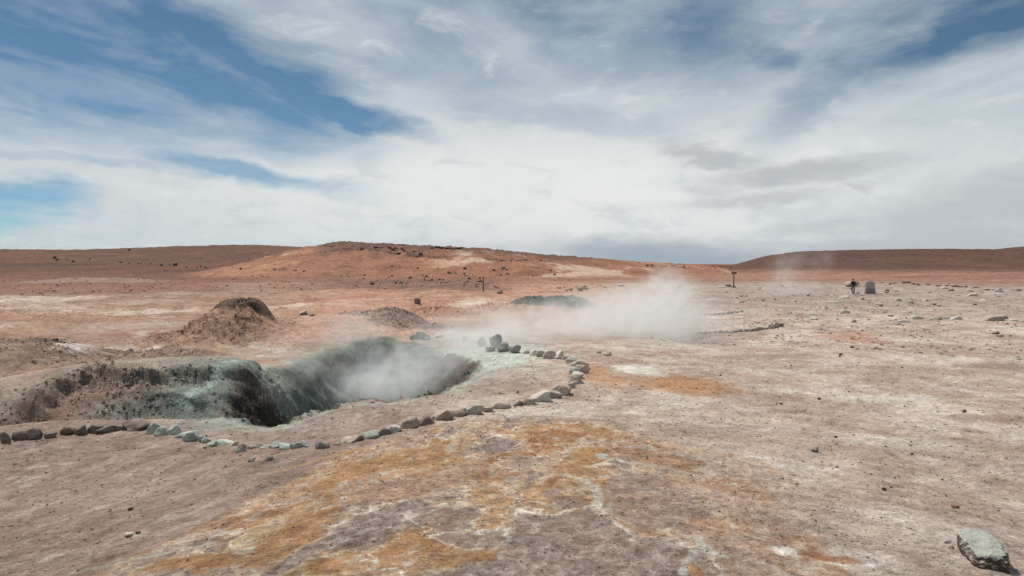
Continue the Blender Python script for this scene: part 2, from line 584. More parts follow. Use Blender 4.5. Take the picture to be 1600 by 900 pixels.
# right plain: pale, pinkish tan
TAN = (.42, .335, .28); PALE = (.55, .49, .435); PINK = (.40, .285, .225); BROWN = (.27, .19, .15)
OCH = (.36, .215, .11); OCH2 = (.295, .155, .08); YEL = (.42, .30, .16); WHT = (.66, .63, .57); GRY = (.265, .215, .19)
SAL = (.46, .26, .175); GRN = (.28, .32, .275); LGRN = (.45, .52, .45); TEAL = (.085, .115, .10); DRK = (.06, .055, .05)
C[:] = TAN
paint(.65 * sstep(-.1, .35, n1), PALE)
paint(.55 * sstep(.0, -.4, n1 + .3 * n2), (.34, .26, .215))
paint(.35 * sstep(.12, .40, n2), PALE)
paint(.35 * sstep(.05, .35, -n2), (.33, .245, .20))
# left foreground: browner, with pale streaks running away from the viewer
leftM = sstep(.3, -1.6, gx + .10 * (gy - 4)) * sstep(26, 15, r_)
paint(leftM * .85, (.285, .215, .18))
paint(leftM * .55 * sstep(.0, .35, streakL), (.40, .325, .28))
paint(leftM * .5 * sstep(.12, .3, fbm(gx / .16, gy / .5, 4, 127, .6)) * sstep(-.1, .2, n1), (.52, .45, .40))
paint(leftM * .55 * sstep(.0, .35, -streakL), (.215, .15, .12))

# mid and far left plain: banded salmon, white, ochre
fl = sstep(4, -8, gx - .05 * gy) * sstep(20, 27, r_) * sstep(260, 150, r_)
cf = sstep(24, 34, gy) * sstep(.10, -.05, (gx / np.maximum(gy, 1)) - .10) * sstep(260, 150, r_)
fl = np.maximum(fl, cf)
bw = fbm(gx / 10, gy / 4.5, 6, 141, .6)
bw2 = fbm(gx / 3.0, gy / 2.0, 5, 147, .6)
paint(fl * .8, (.335, .225, .17))
paint(fl * .7 * sstep(.0, .3, bw), (.43, .345, .28))
paint(fl * .7 * sstep(.05, .35, -bw), (.33, .195, .14))
paint(fl * .5 * sstep(.15, .4, bw2), (.60, .54, .47))
paint(fl * .5 * sstep(.15, .4, -bw2) * sstep(-.3, .2, bw), (.42, .27, .15))
ctr = sstep(28, 50, gy) * sstep(-.42, -.25, gx / np.maximum(gy, 1)) * sstep(.30, .02, gx / np.maximum(gy, 1))
paint(ctr * .55, SAL)
paint(ctr * .4 * sstep(0, .3, bw), (.52, .37, .29))
# grey stony far right plain
fr = sstep(.12, .30, gx / np.maximum(gy, 1)) * sstep(36, 55, gy)
paint(fr * .75, (.35, .285, .245))
paint(fr * .5 * sstep(.0, .3, n1), (.43, .39, .35))

# hills
hl, hmid, hr = hill_h(gx, gy, 'left'), hill_h(gx, gy, 'mid'), hill_h(gx, gy, 'right')
hx = fbm(gx / 30, gy / 45, 6, 151, .6)
hx2 = fbm(gx / 9, gy / 22, 5, 157, .62)
isL = (hl > .15) & (hl >= hmid) & (hl >= hr)
isM = (hmid > .15) & (hmid > hl) & (hmid >= hr)
isR = (hr > .15) & (hr > hl) & (hr > hmid)
farm = sstep(100, 140, r_)
pxg0 = 800 + F * np.tan(np.clip(np.arctan2(gx, gy), -1.2, 1.2))
paint(farm * .8, (.30, .165, .115))
paint(farm * .6 * sstep(.0, .25, fbm(gx / 40, gy / 10, 5, 161, .6)), (.22, .13, .10))
paint(farm * .5 * sstep(.05, .3, -fbm(gx / 40, gy / 10, 5, 161, .6)), (.42, .25, .175))
paint(farm * .5 * sstep(0, .3, hx2), (.33, .205, .145))
aL = sstep(.1, 1.2, hl) * (hl >= hmid)
paint(sstep(118, 150, r_) * sstep(470, 330, pxg0) * .85, (.165, .088, .062))
paint(sstep(118, 150, r_) * sstep(470, 330, pxg0) * .4 * sstep(0, .3, hx2), (.24, .135, .095))
paint(aL * .9, (.135, .072, .05))
paint(aL * .5 * sstep(-.05, .3, hx), (.23, .115, .07))
paint(aL * .4 * sstep(0, .35, -hx2), (.11, .06, .042))
aM = sstep(.1, .9, hmid) * (hmid > hl)
paint(aM * .95, (.31, .165, .105))
paint(aM * .7 * sstep(-.05, .35, hx), (.45, .26, .165))
paint(aM * .6 * sstep(.02, .3, -hx2), (.18, .088, .052))
azg = np.arctan2(gx, gy)
pxg = 800 + F * np.tan(np.clip(azg, -1.2, 1.2))          # bearing, used to tell the hill's flanks apart
fracM = hmid / np.maximum(np.interp(azg, HILLS['mid']['az'], HILLS['mid']['h']), .5)
paint(aM * .85 * sstep(.52, .85, fracM + .55 * hx2) * sstep(470, 520, pxg) * sstep(1000, 850, pxg), (.12, .075, .055))
paint(aM * .75 * sstep(.05, .25, hx + .6 * hx2) * sstep(.5, .3, np.abs(fracM - .35)) * sstep(660, 720, pxg), (.52, .40, .32))
aR = sstep(.6, 2.0, hr) * (hr >= hmid)
paint(aR * .92, (.118, .067, .05))
paint(aR * .45 * sstep(-.1, .35, hx), (.19, .10, .07))
paint(aR * .35 * sstep(.05, .3, -hx2), (.085, .05, .038))
paint(blob(565, 391, 75, 9, .9, .5), (.095, .062, .048))
paint(blob(650, 401, 60, 7, .8, .5), (.10, .066, .05))
paint(blob(790, 406, 40, 4, .8, .5), (.10, .062, .046))
paint(stroke([(0, 403), (90, 402), (160, 408)], 4, .8), (.26, .14, .09))
paint(blob(70, 414, 120, 6, .7, .4), (.085, .05, .038))
paint(stroke([(300, 398), (400, 392), (470, 392)], 6, .7), (.27, .14, .09))
paint(blob(440, 401, 40, 4, .7, .4), (.46, .36, .29))
# dark stony band at the foot of the middle hill
band = sstep(72, 88, gy) * sstep(150, 125, gy) * sstep(380, 560, pxg) * sstep(840, 740, pxg)
paint(band * .75, (.20, .12, .09))
paint(band * .5 * sstep(.0, .25, hx2 + bw2 * .6), (.13, .085, .068))
# dark hill toe at far left
toe = sstep(62, 78, gy) * sstep(160, 125, gy) * sstep(520, 240, pxg)
paint(toe * .75, (.235, .125, .088))

# crater surroundings
sdp = poly_sd(gx + WA * .25, gy + WB * .25, PIT)
near_rim = sstep(-2.6, -.2, sdp)
rimE = sstep(560, 720, pxg)
paint(near_rim * .45, (.33, .29, .25))
paint(sstep(-1.0, .0, sdp) * .8 * sstep(-.25, .2, n2), (.36, .40, .345))
paint(blob(760, 556, 130, 26, .9, .3), (.46, .50, .43))
paint(blob(700, 596, 60, 16, .9, .3), (.50, .54, .46))
paint(blob(565, 624, 42, 7, .9, .3), (.44, .50, .43))
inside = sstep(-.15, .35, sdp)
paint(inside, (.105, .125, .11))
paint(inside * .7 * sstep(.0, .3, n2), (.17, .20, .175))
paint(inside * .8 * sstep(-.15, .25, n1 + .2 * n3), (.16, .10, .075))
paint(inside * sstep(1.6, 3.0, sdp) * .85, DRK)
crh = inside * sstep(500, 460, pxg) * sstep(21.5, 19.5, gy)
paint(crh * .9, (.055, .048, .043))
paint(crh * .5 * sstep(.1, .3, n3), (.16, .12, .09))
# bank: tan at the left, green towards the crater
dC, tC = line_d(gx, gy, CREST)
cyg = np.interp(gx, [c[0] for c in CREST], [c[1] for c in CREST])
inxg = sstep(-19, -13, gx) * sstep(CREST[-1][0] + 1.2, CREST[-1][0] + .2, gx)
trY = np.interp(gx, [c[0] for c in TRENCH], [c[1] for c in TRENCH])
bankf = sstep(4.6, 3.4, dC + WA * .2) * sstep(-.5, .2, gy - trY) * (gy < cyg + .3) * inxg * (1 - inside)
bankb = sstep(2.2, .5, dC + WA * .3) * (gy >= cyg - .3) * inxg
paint(bankf * .8, (.25, .185, .15))
paint(bankf * .5 * sstep(.0, .3, n2), (.34, .27, .22))
gg = sstep(-11.5, -8.6, gx + WA * .6)
paint(np.maximum(bankf, bankb) * gg * .9, (.21, .245, .215))
paint(np.maximum(bankf, bankb) * gg * .6 * sstep(.08, .35, n1 + .3 * n2), (.27, .325, .29))
paint(bankf * gg * .8 * sstep(.05, .28, -n2 - .2 * n3), (.075, .09, .082))
paint(bankb * sstep(-14, -10, gx) * .6, (.27, .29, .25))
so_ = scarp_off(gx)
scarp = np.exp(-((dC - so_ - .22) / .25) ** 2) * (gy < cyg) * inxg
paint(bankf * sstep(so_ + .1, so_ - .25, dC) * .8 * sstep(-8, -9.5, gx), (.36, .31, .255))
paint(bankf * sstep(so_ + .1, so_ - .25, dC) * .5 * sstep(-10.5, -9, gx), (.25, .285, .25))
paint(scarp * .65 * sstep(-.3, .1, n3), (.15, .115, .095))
paint(bankf * np.exp(-((dC - so_ - .62) / .12) ** 2) * .32 * sstep(0, .2, n1 + .3) * sstep(-9, -10, gx), (.30, .14, .095))
paint(bankf * blob(385, 610, 60, 40, .0) , DRK)
paint(stroke([(368, 562), (340, 590), (318, 608), (300, 620)], 16, .8) * np.maximum(bankf, .2), (.38, .45, .40))
paint(blob(285, 632, 26, 8, .8, .4) * bankf, (.36, .44, .39))
paint(blob(370, 655, 70, 7, .6, .3), (.30, .34, .30))

# mounds
MC = {'cap': ((.13, .095, .075), (.19, .14, .11), (.06, .048, .04)), 'brown': ((.34, .225, .165), (.40, .265, .19), (.15, .10, .075)), 'pink': ((.47, .315, .25), (.42, .30, .235), (.36, .27, .22)),
      'grey': ((.31, .235, .195), (.24, .18, .15), (.13, .11, .10)), 'red': ((.42, .25, .18), (.30, .16, .11), (.46, .38, .30)),
      'green': ((.10, .125, .11), (.15, .185, .165), (.06, .07, .065)), 'brown2': ((.245, .175, .14), (.35, .265, .21), (.15, .105, .085)),
      'tan': ((.36, .235, .17), (.30, .18, .125), (.42, .31, .22)), 'palegrey': ((.31, .225, .18), (.27, .19, .15), (.30, .21, .17)), 'pale': ((.48, .38, .31), (.52, .44, .37), (.40, .30, .24))}
for (mx, my, mh, rx, ry, pw, cr, kind) in sorted(MOUNDS, key=lambda m: m[7] != 'pink'):
    q = np.hypot((gx - mx) / rx, (gy - my) / ry) + n2 * .35
    k = sstep(1.45, .95, q) * (1 - inside)
    a, b, c = MC[kind]
    paint(k * .9, a)
    paint(k * .6 * sstep(-.05, .25, n2), b)
    paint(k * (.75 if cr > .3 else .35) * sstep(.05, .3, -n3 - .3 * n2), c)

farwall = sstep(-.55, -.1, sdp) * sstep(440, 480, pxg) * sstep(20.5, 22.5, gy) * sstep(700, 640, pxg)
paint(farwall * .85, (.13, .16, .14))
paint(farwall * .5 * sstep(.05, .3, n2), (.20, .245, .215))
paint(farwall * .6 * sstep(.05, .3, -n2), (.115, .095, .08))

# the ochre mineral field of the foreground mound
FIELD = [plan(*p) for p in [(20, 935), (150, 893), (300, 836), (430, 768), (520, 716), (620, 684), (760, 656), (860, 650), (960, 668), (1040, 690), (1180, 720), (1235, 752),
                            (1215, 790), (1260, 850), (1300, 899), (1250, 940), (900, 990), (300, 990)]]
fd = poly_sd(gx + WA * .22, gy + WB * .40, FIELD)
fieldM = sstep(-.16, .14, fd) * (r_ < 14)
q1 = fbm(gx / 1.7 + .35 * WA, gy / 3.6 + .25 * WB, 6, 171, .5)           # big cells
q2 = fbm(gx / .6 + .25 * WB, gy / 1.5 + .2 * WA, 6, 177, .6)
q3 = fbm(gx / .12, gy / .22, 4, 183, .6)
rightF = sstep(.4, 2.2, gx - .06 * gy)
baseO = .5 + .5 * np.tanh(3 * q2)
paint(fieldM * .95, (.43, .275, .17))
paint(fieldM * .85 * sstep(-.05, .22, q2), OCH)
paint(fieldM * .6 * sstep(.18, .40, q2 + .2 * q3), OCH2)
paint(fieldM * .7 * sstep(.05, .28, -q2 + .15 * q3), (.46, .385, .31))
# grey-brown plates with pale edges
plate = q1 + .10 * q2
nearg = sstep(6.8, 4.4, gy) * sstep(-2.4, .4, gx)
plate = plate + .22 * nearg - .08
paint(fieldM * .8 * np.exp(-((plate - .14) / .018) ** 2) * sstep(-.35, .1, n2), WHT)
paint(fieldM * .6 * np.exp(-((plate - .085) / .035) ** 2), YEL)
pm = fieldM * sstep(.15, .20, plate)
paint(pm * .92, GRY)
paint(pm * .55 * sstep(.05, .3, q3 + .4 * q2), (.40, .34, .30))
paint(pm * .35 * sstep(.1, .3, -q3), (.15, .105, .09))
p2 = q1 * .4 + fbm(gx / .7 + .4 * WB, gy / 1.9 + .3 * WA, 4, 191, .5)
paint(fieldM * .75 * np.exp(-((p2 + .20) / .025) ** 2) * (1 - rightF * .5), WHT)
paint(fieldM * .75 * sstep(-.23, -.28, p2) * (1 - sstep(.1, .2, plate)), (.35, .265, .215))
# right flank of the mound: washed out, warm stains
paint(fieldM * rightF * .75, (.38, .28, .225))
paint(fieldM * rightF * .55 * sstep(0, .25, q2), (.41, .245, .135))
paint(fieldM * rightF * .5 * sstep(.0, .25, q3 + q1), (.52, .46, .40))
paint(np.exp(-((fd - .12) / .09) ** 2) * (r_ < 13) * .55 * sstep(-.1, .2, n2), (.55, .47, .38))

mot = fbm(gx / .17 + .2 * WA, gy / .34 + .2 * WB, 5, 203, .66)
mot2 = fbm(gx / .45, gy / 1.0, 5, 207, .62)
paint(fieldM * .55 * sstep(.08, .30, mot), (.52, .44, .34))
paint(fieldM * .45 * sstep(.05, .3, fbm(gx / .9, gy / 2.6, 6, 221, .6)), (.44, .365, .31))
paint(fieldM * .50 * sstep(.10, .34, -mot), (.235, .155, .115))
paint(fieldM * .50 * sstep(.12, .34, mot2), (.44, .31, .20))
paint(fieldM * .45 * sstep(.15, .34, -mot2), (.30, .24, .205))


def plate_poly(pts, col, k=.9, rim=None, warp=.16, rimw=.016):
    pp = [plan(*p) for p in pts]
    d = poly_sd(gx + WA * warp + .09 * n3 + .08 * n2, gy + WB * warp * 1.6 + .14 * n3 + .1 * n2, pp)
    if rim is not None:
        paint(.8 * np.exp(-(d / (rimw * (1 + 2 * np.clip(n2 + .2, 0, 1)))) ** 2) * sstep(-.35, .15, n2 + .5 * n3), rim)
    m = sstep(-.02, .05, d) * k
    paint(m, col)
    return m


def speckle(m, a=(.39, .33, .29), b=(.14, .10, .085)):
    paint(m * .65 * sstep(.05, .3, q3 + .5 * n3), a)
    paint(m * .45 * sstep(.05, .3, -q3), b)


plate_poly([(380, 860), (470, 800), (520, 795), (500, 850), (400, 890), (200, 899), (250, 880)], OCH, .85)
plate_poly([(480, 770), (530, 728), (600, 712), (690, 714), (690, 728), (600, 735), (540, 752), (500, 790)], OCH, .85, YEL)
plate_poly([(560, 765), (640, 745), (720, 752), (700, 775), (600, 790), (540, 800)], (.335, .225, .165), .7)
speckle(plate_poly([(405, 899), (470, 858), (545, 808), (640, 785), (645, 808), (560, 838), (500, 870), (440, 905)], GRY, .92, WHT))
plate_poly([(648, 808), (690, 797), (745, 805), (735, 826), (690, 832), (650, 822)], (.27, .21, .175), .85, WHT)
speckle(plate_poly([(610, 790), (700, 780), (660, 797), (600, 800)], GRY, .8))
plate_poly([(590, 838), (640, 828), (690, 852), (680, 870), (600, 865)], OCH, .85)
speckle(plate_poly([(665, 836), (780, 826), (800, 850), (700, 862)], GRY, .8, WHT))
plate_poly([(640, 890), (720, 862), (790, 850), (800, 868), (700, 899)], OCH, .8)
bigp = plate_poly([(790, 822), (806, 794), (845, 806), (925, 788), (950, 808), (985, 834), (1040, 838), (1110, 858), (1130, 899), (1100, 960), (700, 960), (745, 880)], GRY, .8, WHT)
speckle(bigp)
paint(bigp * .75 * sstep(.0, .25, q2 + .4 * n2), (.36, .30, .265))
plate_poly([(955, 742), (1030, 738), (1075, 765), (1090, 800), (1040, 832), (985, 826), (950, 790)], (.345, .265, .225), .7)
plate_poly([(845, 770), (885, 760), (895, 770), (860, 785)], (.29, .225, .19), .85, YEL)
plate_poly([(838, 790), (880, 778), (925, 777), (922, 788), (870, 796)], (.28, .215, .18), .85, OCH)
speckle(plate_poly([(742, 700), (750, 686), (775, 682), (812, 690), (808, 706), (770, 708)], GRY, .9, WHT))
speckle(plate_poly([(812, 768), (830, 742), (850, 744), (835, 765)], GRY, .8, YEL))
plate_poly([(855, 755), (870, 742), (885, 746), (872, 765)], OCH2, .8)
plate_poly([(885, 705), (940, 698), (965, 712), (935, 728), (890, 735)], OCH, .85, YEL)
plate_poly([(815, 676), (870, 668), (930, 676), (900, 692), (830, 692)], OCH2, .8)
plate_poly([(950, 698), (1030, 705), (1110, 728), (1090, 740), (1000, 722)], (.30, .18, .105), .75)
paint(stroke([(880, 742), (915, 750), (940, 770), (935, 790)], 11, .75), (.54, .52, .46))
paint(stroke([(925, 728), (960, 716), (975, 722)], 8, .8), (.56, .55, .49))

paint(fieldM * .38 * sstep(.12, .34, mot), (.47, .40, .34))
paint(fieldM * .30 * sstep(.12, .34, -mot), (.22, .15, .115))
# single stains placed where the photograph has them
paint(stroke([(905, 590), (960, 596), (1040, 602), (1150, 600)], 16, .85), (.40, .235, .12))
paint(stroke([(930, 604), (1050, 612), (1160, 612)], 8, .6), (.33, .175, .08))
paint(stroke([(940, 572), (1000, 580)], 5, .6), (.42, .26, .14))
paint(blob(1075, 601, 100, 15, .85, .5), (.385, .225, .125))
paint(blob(945, 588, 38, 22, .5, .4), (.41, .26, .165))
paint(blob(995, 577, 50, 9, .85, .3), WHT)
paint(blob(930, 580, 22, 16, .5, .3), (.42, .25, .14))
paint(blob(1330, 527, 50, 9, .55, .2), (.48, .26, .19))
paint(blob(1345, 522, 22, 3, .6, .2), (.42, .19, .13))
paint(blob(1570, 572, 90, 9, .6, .2), (.24, .17, .135))
paint(blob(1560, 655, 90, 9, .65, .2), (.20, .135, .105))
paint(blob(1380, 622, 120, 7, .65, .3), (.56, .54, .47))
paint(blob(1250, 610, 90, 7, .5, .3), (.58, .53, .46))
paint(blob(1400, 690, 150, 14, .45, .3), (.54, .50, .44))
paint(blob(740, 475, 38, 8, .85, .5), (.58, .48, .40))
paint(stroke([(430, 478), (520, 474), (570, 472)], 60, .55), (.56, .46, .38))
paint(stroke([(30, 470), (110, 482), (230, 486)], 70, .5), (.56, .47, .39))
paint(stroke([(110, 548), (170, 545), (225, 548)], 26, .8), (.62, .57, .50))
paint(stroke([(190, 488), (290, 484)], 45, .5), (.58, .50, .43))
paint(blob(706, 699, 12, 8, .9, .6), (.56, .53, .48))
paint(blob(705, 700, 30, 18, .45, .5), OCH)
paint(blob(1235, 862, 34, 9, .85, .5), WHT)
paint(stroke([(1225, 858), (1300, 880), (1370, 885)], 16, .7), WHT)
paint(blob(1268, 868, 26, 9, .9, .6), OCH2)
paint(blob(1320, 876, 30, 8, .8, .6), OCH2)
paint(stroke([(1085, 860), (1065, 899)], 10, .7), (.52, .55, .47))
paint(blob(1085, 892, 16, 12, .8, .5), OCH)
paint(stroke([(1090, 838), (1100, 862), (1130, 870)], 12, .5), (.52, .56, .49))
paint(blob(940, 712, 14, 5, .8, .5), (.38, .42, .40))
paint(stroke([(850, 680), (930, 692), (960, 690)], 12, .6), (.42, .38, .34))
paint(stroke([(820, 668), (890, 664), (950, 676)], 14, .75), OCH)
paint(stroke([(560, 716), (640, 704), (720, 716)], 20, .6), OCH)
paint(stroke([(420, 740), (520, 712), (620, 690)], 8, .6), YEL)
paint(stroke([(800, 792), (850, 806), (930, 787), (945, 800)], 7, .8), WHT)
paint(stroke([(935, 800), (985, 832), (1040, 832), (1060, 815)], 5, .6), (.52, .48, .42))
paint(stroke([(120, 893), (220, 872), (330, 850)], 14, .55), (.50, .52, .42))

C *= (1 + .34 * n3 + .16 * n2 + .25 * fbm(gx / .07, gy / .07, 3, 197, .7) * sstep(16, 7, r_))[:, None] * .86
farN = sstep(30, 60, r_)
C *= (1 + farN * (.32 * fbm(gx / 4.5, gy / 3.0, 5, 211, .68) + .35 * fbm(gx / 1.6, gy / 1.6, 4, 217, .7)))[:, None]
C = .47 * (np.clip(C, .004, .9) / .47) ** np.array([1.17, 1.205, 1.21])
C *= (1 + .13 * sstep(70, 45, r_))[:, None]
C = np.clip(C, .010, .72)

# ------------------------------------------------------------------ materials
def new_mat(name):
    m = bpy.data.materials.new(name)
    m.use_nodes = True
    t = m.node_tree
    for nd in list(t.nodes):
        t.nodes.remove(nd)
    N = NT(t)
    out = N.new('ShaderNodeOutputMaterial')
    bs = N.new('ShaderNodeBsdfPrincipled')
    bs.inputs['Roughness'].default_value = .95
    bs.inputs['Specular IOR Level'].default_value = .15
    t.links.new(bs.outputs[0], out.inputs['Surface'])
    return m, N, bs, out


def ground_material():
    m, N, bs, out = new_mat('mineral_ground')
    at = N.new('ShaderNodeAttribute', attribute_name='mineral')
    geo = N.new('ShaderNodeNewGeometry')
    p = geo.outputs['Position']
    c = at.outputs['Color']
    a = N.noise(p, 2.1, 12, .74)
    b = N.noise(p, 14.0, 6, .65)
    g = N.noise(p, 75.0, 4, .6)
    k = N.m('ADD', N.m('ADD', N.m('MULTIPLY', N.m('SUBTRACT', a, .5), 1.35), N.m('MULTIPLY', N.m('SUBTRACT', b, .5), 1.6)), N.m('MULTIPLY', N.m('SUBTRACT', g, .5), 1.6))
    k = N.m('ADD', 1.0, N.m('ADD', k, N.m('MULTIPLY', N.m('SUBTRACT', N.noise(p, .30, 10, .72), .5), .8)))
    c = N.mix(1.0, c, N.xyz(k, k, k), 'MULTIPLY')
    # salt grains and darker grit
    warp = N.vm('ADD', p, N.vm('SCALE', N.noise(p, 9, 2, .5, out='Color'), s=.06))
    vc = N.new('ShaderNodeTexVoronoi', feature='F1')
    N.put(vc.inputs['Vector'], warp); vc.inputs['Scale'].default_value = 30
    cx, cy, cz = N.sep(vc.outputs['Color'])
    grain = N.m('MULTIPLY', N.ramp(vc.outputs['Distance'], .42, .28), N.ramp(cx, .80, .86))
    salt = N.m('MULTIPLY', grain, N.ramp(a, .42, .62))
    c = N.mix(N.m('MULTIPLY', salt, .6), c, (.60, .56, .50))
    dark = N.m('MULTIPLY', N.ramp(vc.outputs['Distance'], .40, .25), N.ramp(cy, .88, .93))
    c = N.mix(N.m('MULTIPLY', dark, .55), c, (.10, .075, .06))
    N.put(bs.inputs['Base Color'], c)
    h = N.m('ADD', N.m('MULTIPLY', b, .045), N.m('MULTIPLY', g, .012))
    h = N.m('ADD', h, N.m('MULTIPLY', grain, .004))
    h = N.m('ADD', h, N.m('MULTIPLY', N.noise(p, 3.0, 9, .72), .10))
    bp = N.new('ShaderNodeBump')
    bp.inputs['Strength'].default_value = 1.0
    bp.inputs['Distance'].default_value = 1.0
    N.put(bp.inputs['Height'], h)
    N.put(bs.inputs['Normal'], bp.outputs[0])
    return m


MAT_GROUND = ground_material()


def rock_mat(name, main, alt, dark, scale=9.0, under=None):
    m, N, bs, out = new_mat(name)
    tc = N.new('ShaderNodeTexCoord')
    oi = N.new('ShaderNodeObjectInfo')
    geo = N.new('ShaderNodeNewGeometry')
    p = geo.outputs['Position']
    a = N.noise(p, scale, 6, .62)
    b = N.noise(p, scale * 5, 5, .65)
    c = N.mix(N.ramp(a, .38, .62), main, alt)
    c = N.mix(N.m('MULTIPLY', N.ramp(b, .52, .36), .6), c, dark)
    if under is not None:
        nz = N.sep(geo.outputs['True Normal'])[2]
        u = N.ramp(N.m('ADD', nz, N.m('MULTIPLY', N.m('SUBTRACT', a, .5), .9)), .52, .30)  # shade painted into the colour: brown on the boulder's steep front and underside
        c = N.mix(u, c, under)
    k = N.ramp(oi.outputs['Random'], 0, 1, .78, 1.22, smooth=False)
    c = N.mix(1.0, c, N.xyz(k, k, k), 'MULTIPLY')
    N.put(bs.inputs['Base Color'], c)
    bp = N.new('ShaderNodeBump')
    bp.inputs['Strength'].default_value = .9
    N.put(bp.inputs['Height'], N.m('ADD', N.m('MULTIPLY', a, .035), N.m('MULTIPLY', b, .012)))
    N.put(bs.inputs['Normal'], bp.outputs[0])
    return m


ROCK = {}
ROCK.update({
    'brown': rock_mat('brown_rock', (.17, .125, .105), (.23, .175, .15), (.08, .06, .05)),
    'tan': rock_mat('tan_rock', (.32, .255, .21), (.43, .365, .31), (.14, .10, .08)),
    'green': rock_mat('green_grey_rock', (.31, .325, .28), (.43, .44, .385), (.15, .145, .125)),
    'grey': rock_mat('grey_rock', (.22, .195, .17), (.32, .295, .26), (.09, .078, .07)),
    'pale': rock_mat('pale_rock', (.42, .38, .32), (.52, .48, .42), (.24, .20, .165)),
    'dark': rock_mat('dark_rock', (.075, .055, .045), (.12, .09, .075), (.035, .028, .024), 4.0),
    'red': rock_mat('red_rock', (.25, .13, .09), (.33, .19, .135), (.12, .07, .05)),
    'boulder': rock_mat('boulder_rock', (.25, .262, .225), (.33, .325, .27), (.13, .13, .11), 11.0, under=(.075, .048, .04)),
})

# ------------------------------------------------------------------ terrain objects (one grid, cut into plain pieces of the setting)
def grid_normals():
    X, Y, Z = (a.reshape(nR, nA) for a in (gx, gy, gz))
    P = np.stack([X, Y, Z], -1)
    dr = np.empty_like(P); dr[1:-1] = P[2:] - P[:-2]; dr[0] = P[1] - P[0]; dr[-1] = P[-1] - P[-2]
    da = np.roll(P, -1, 1) - np.roll(P, 1, 1)
    n = np.cross(da, dr)
    n /= np.linalg.norm(n, axis=-1, keepdims=True) + 1e-12
    n[n[..., 2] < 0] *= -1
    return n.reshape(-1, 3)


NRM = grid_normals()
idx = np.arange(nR * nA).reshape(nR, nA)
nxt = np.roll(idx, -1, 1)
quads = np.stack([idx[:-1], idx[1:], nxt[1:], nxt[:-1]], -1).reshape(-1, 4)   # seen from above: flipped below if needed
fc = quads[:, 0]
zone = np.zeros(len(quads), np.int8)
fxx, fyy = gx[fc], gy[fc]
hL, hM, hR_ = hl[fc], hmid[fc], hr[fc]
zone[(hL > .6) & (hL >= hM)] = 1
zone[(hM > .6) & (hM > hL) & (hM >= hR_)] = 2
zone[(hR_ > .6) & (hR_ > hM) & (hR_ > hL)] = 3
zone[(poly_sd(fxx, fyy, PIT) > -.25)] = 4
dc_, _ = line_d(fxx, fyy, CREST)
zone[(zone == 0) & (dc_ < 3.4) & (fyy < np.interp(fxx, [c[0] for c in CREST], [c[1] for c in CREST]) + .9) & (fxx < CREST[-1][0] + .5)] = 5
ZNAMES = {0: 'ground', 1: 'hill', 2: 'hill', 3: 'hill', 4: 'crater', 5: 'crater_bank'}
ZLAB = {0: 'pale pinkish mineral ground stained ochre and white', 1: 'long dark brown hill along the left horizon', 2: 'orange hill with rocky dark top behind the crater',
        3: 'low dark brown hill on the right horizon', 4: 'steep dark green and brown crater filled with steam', 5: 'craggy greenish bank with a scarp left of the crater'}
MGROUPS = [((0, 1, 2), 'tall brown craggy mud mound with a dark flat top'), ((3,), 'smooth pink mud dome behind the crater'), ((4, 5), 'small grey craggy mud cone left of the reddish mound'),
           ((6,), 'low grey mud cone left of the craggy cone'), ((7,), 'reddish craggy mud mound right of the grey cone'), ((8,), 'low reddish mud mound in front of the green ridge'),
           ((9, 10), 'dark green craggy ridge left of the big steam cloud'), ((11, 12), 'broad brown mud dome at the left edge')]
zk = 6
for ids, lab in MGROUPS:
    mk = np.zeros(len(quads), bool)
    for i in ids:
        mx, my, mh, rx, ry = MOUNDS[i][:5]
        mk |= ((fxx - mx) / rx) ** 2 + ((fyy - my) / ry) ** 2 < 1.35
    zone[mk & (zone == 0)] = zk
    ZNAMES[zk] = 'mud_mound' if zk < 12 else ('rocky_ridge' if zk == 12 else 'mud_mound')
    ZLAB[zk] = lab
    zk += 1


def np_mesh(name, verts, faces, colors=None, normals=None):
    me = bpy.data.meshes.new(name)
    nv, nf, k = len(verts), len(faces), faces.shape[1]
    me.vertices.add(nv); me.loops.add(nf * k); me.polygons.add(nf)
    me.vertices.foreach_set('co', np.ascontiguousarray(verts, np.float32).ravel())
    me.loops.foreach_set('vertex_index', np.ascontiguousarray(faces, np.int32).ravel())
    me.polygons.foreach_set('loop_start', np.arange(0, nf * k, k, dtype=np.int32))
    me.polygons.foreach_set('use_smooth', np.ones(nf, bool))
    me.update(calc_edges=True)
    if colors is not None:
        at = me.color_attributes.new('mineral', 'FLOAT_COLOR', 'POINT')
        at.data.foreach_set('color', np.concatenate([colors, np.ones((nv, 1))], 1).astype(np.float32).ravel())
    if normals is not None:
        me.normals_split_custom_set_from_vertices(normals)
    return me


def put(me, name, mat, parent=None, label=None, cat=None, kind=None, group=None):
    o = bpy.data.objects.new(name, me)
    if mat is not None and me is not None:
        if len(me.materials) == 0:
            me.materials.append(mat)
    COL.objects.link(o)
    if parent is not None: o.parent = parent
    if label: o['label'] = label
    if cat: o['category'] = cat
    if kind: o['kind'] = kind
    if group: o['group'] = group
    return o


VERT = np.stack([gx, gy, gz], -1)
# winding: make faces point up
q0 = quads[1000]
nn = np.cross(VERT[q0[1]] - VERT[q0[0]], VERT[q0[3]] - VERT[q0[0]])
if nn[2] < 0:
    quads = quads[:, ::-1].copy()
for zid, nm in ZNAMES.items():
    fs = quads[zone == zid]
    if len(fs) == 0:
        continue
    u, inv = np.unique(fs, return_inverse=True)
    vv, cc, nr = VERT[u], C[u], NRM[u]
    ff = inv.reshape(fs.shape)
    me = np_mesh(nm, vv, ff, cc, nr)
    put(me, nm, MAT_GROUND, label=ZLAB[zid], kind='structure')
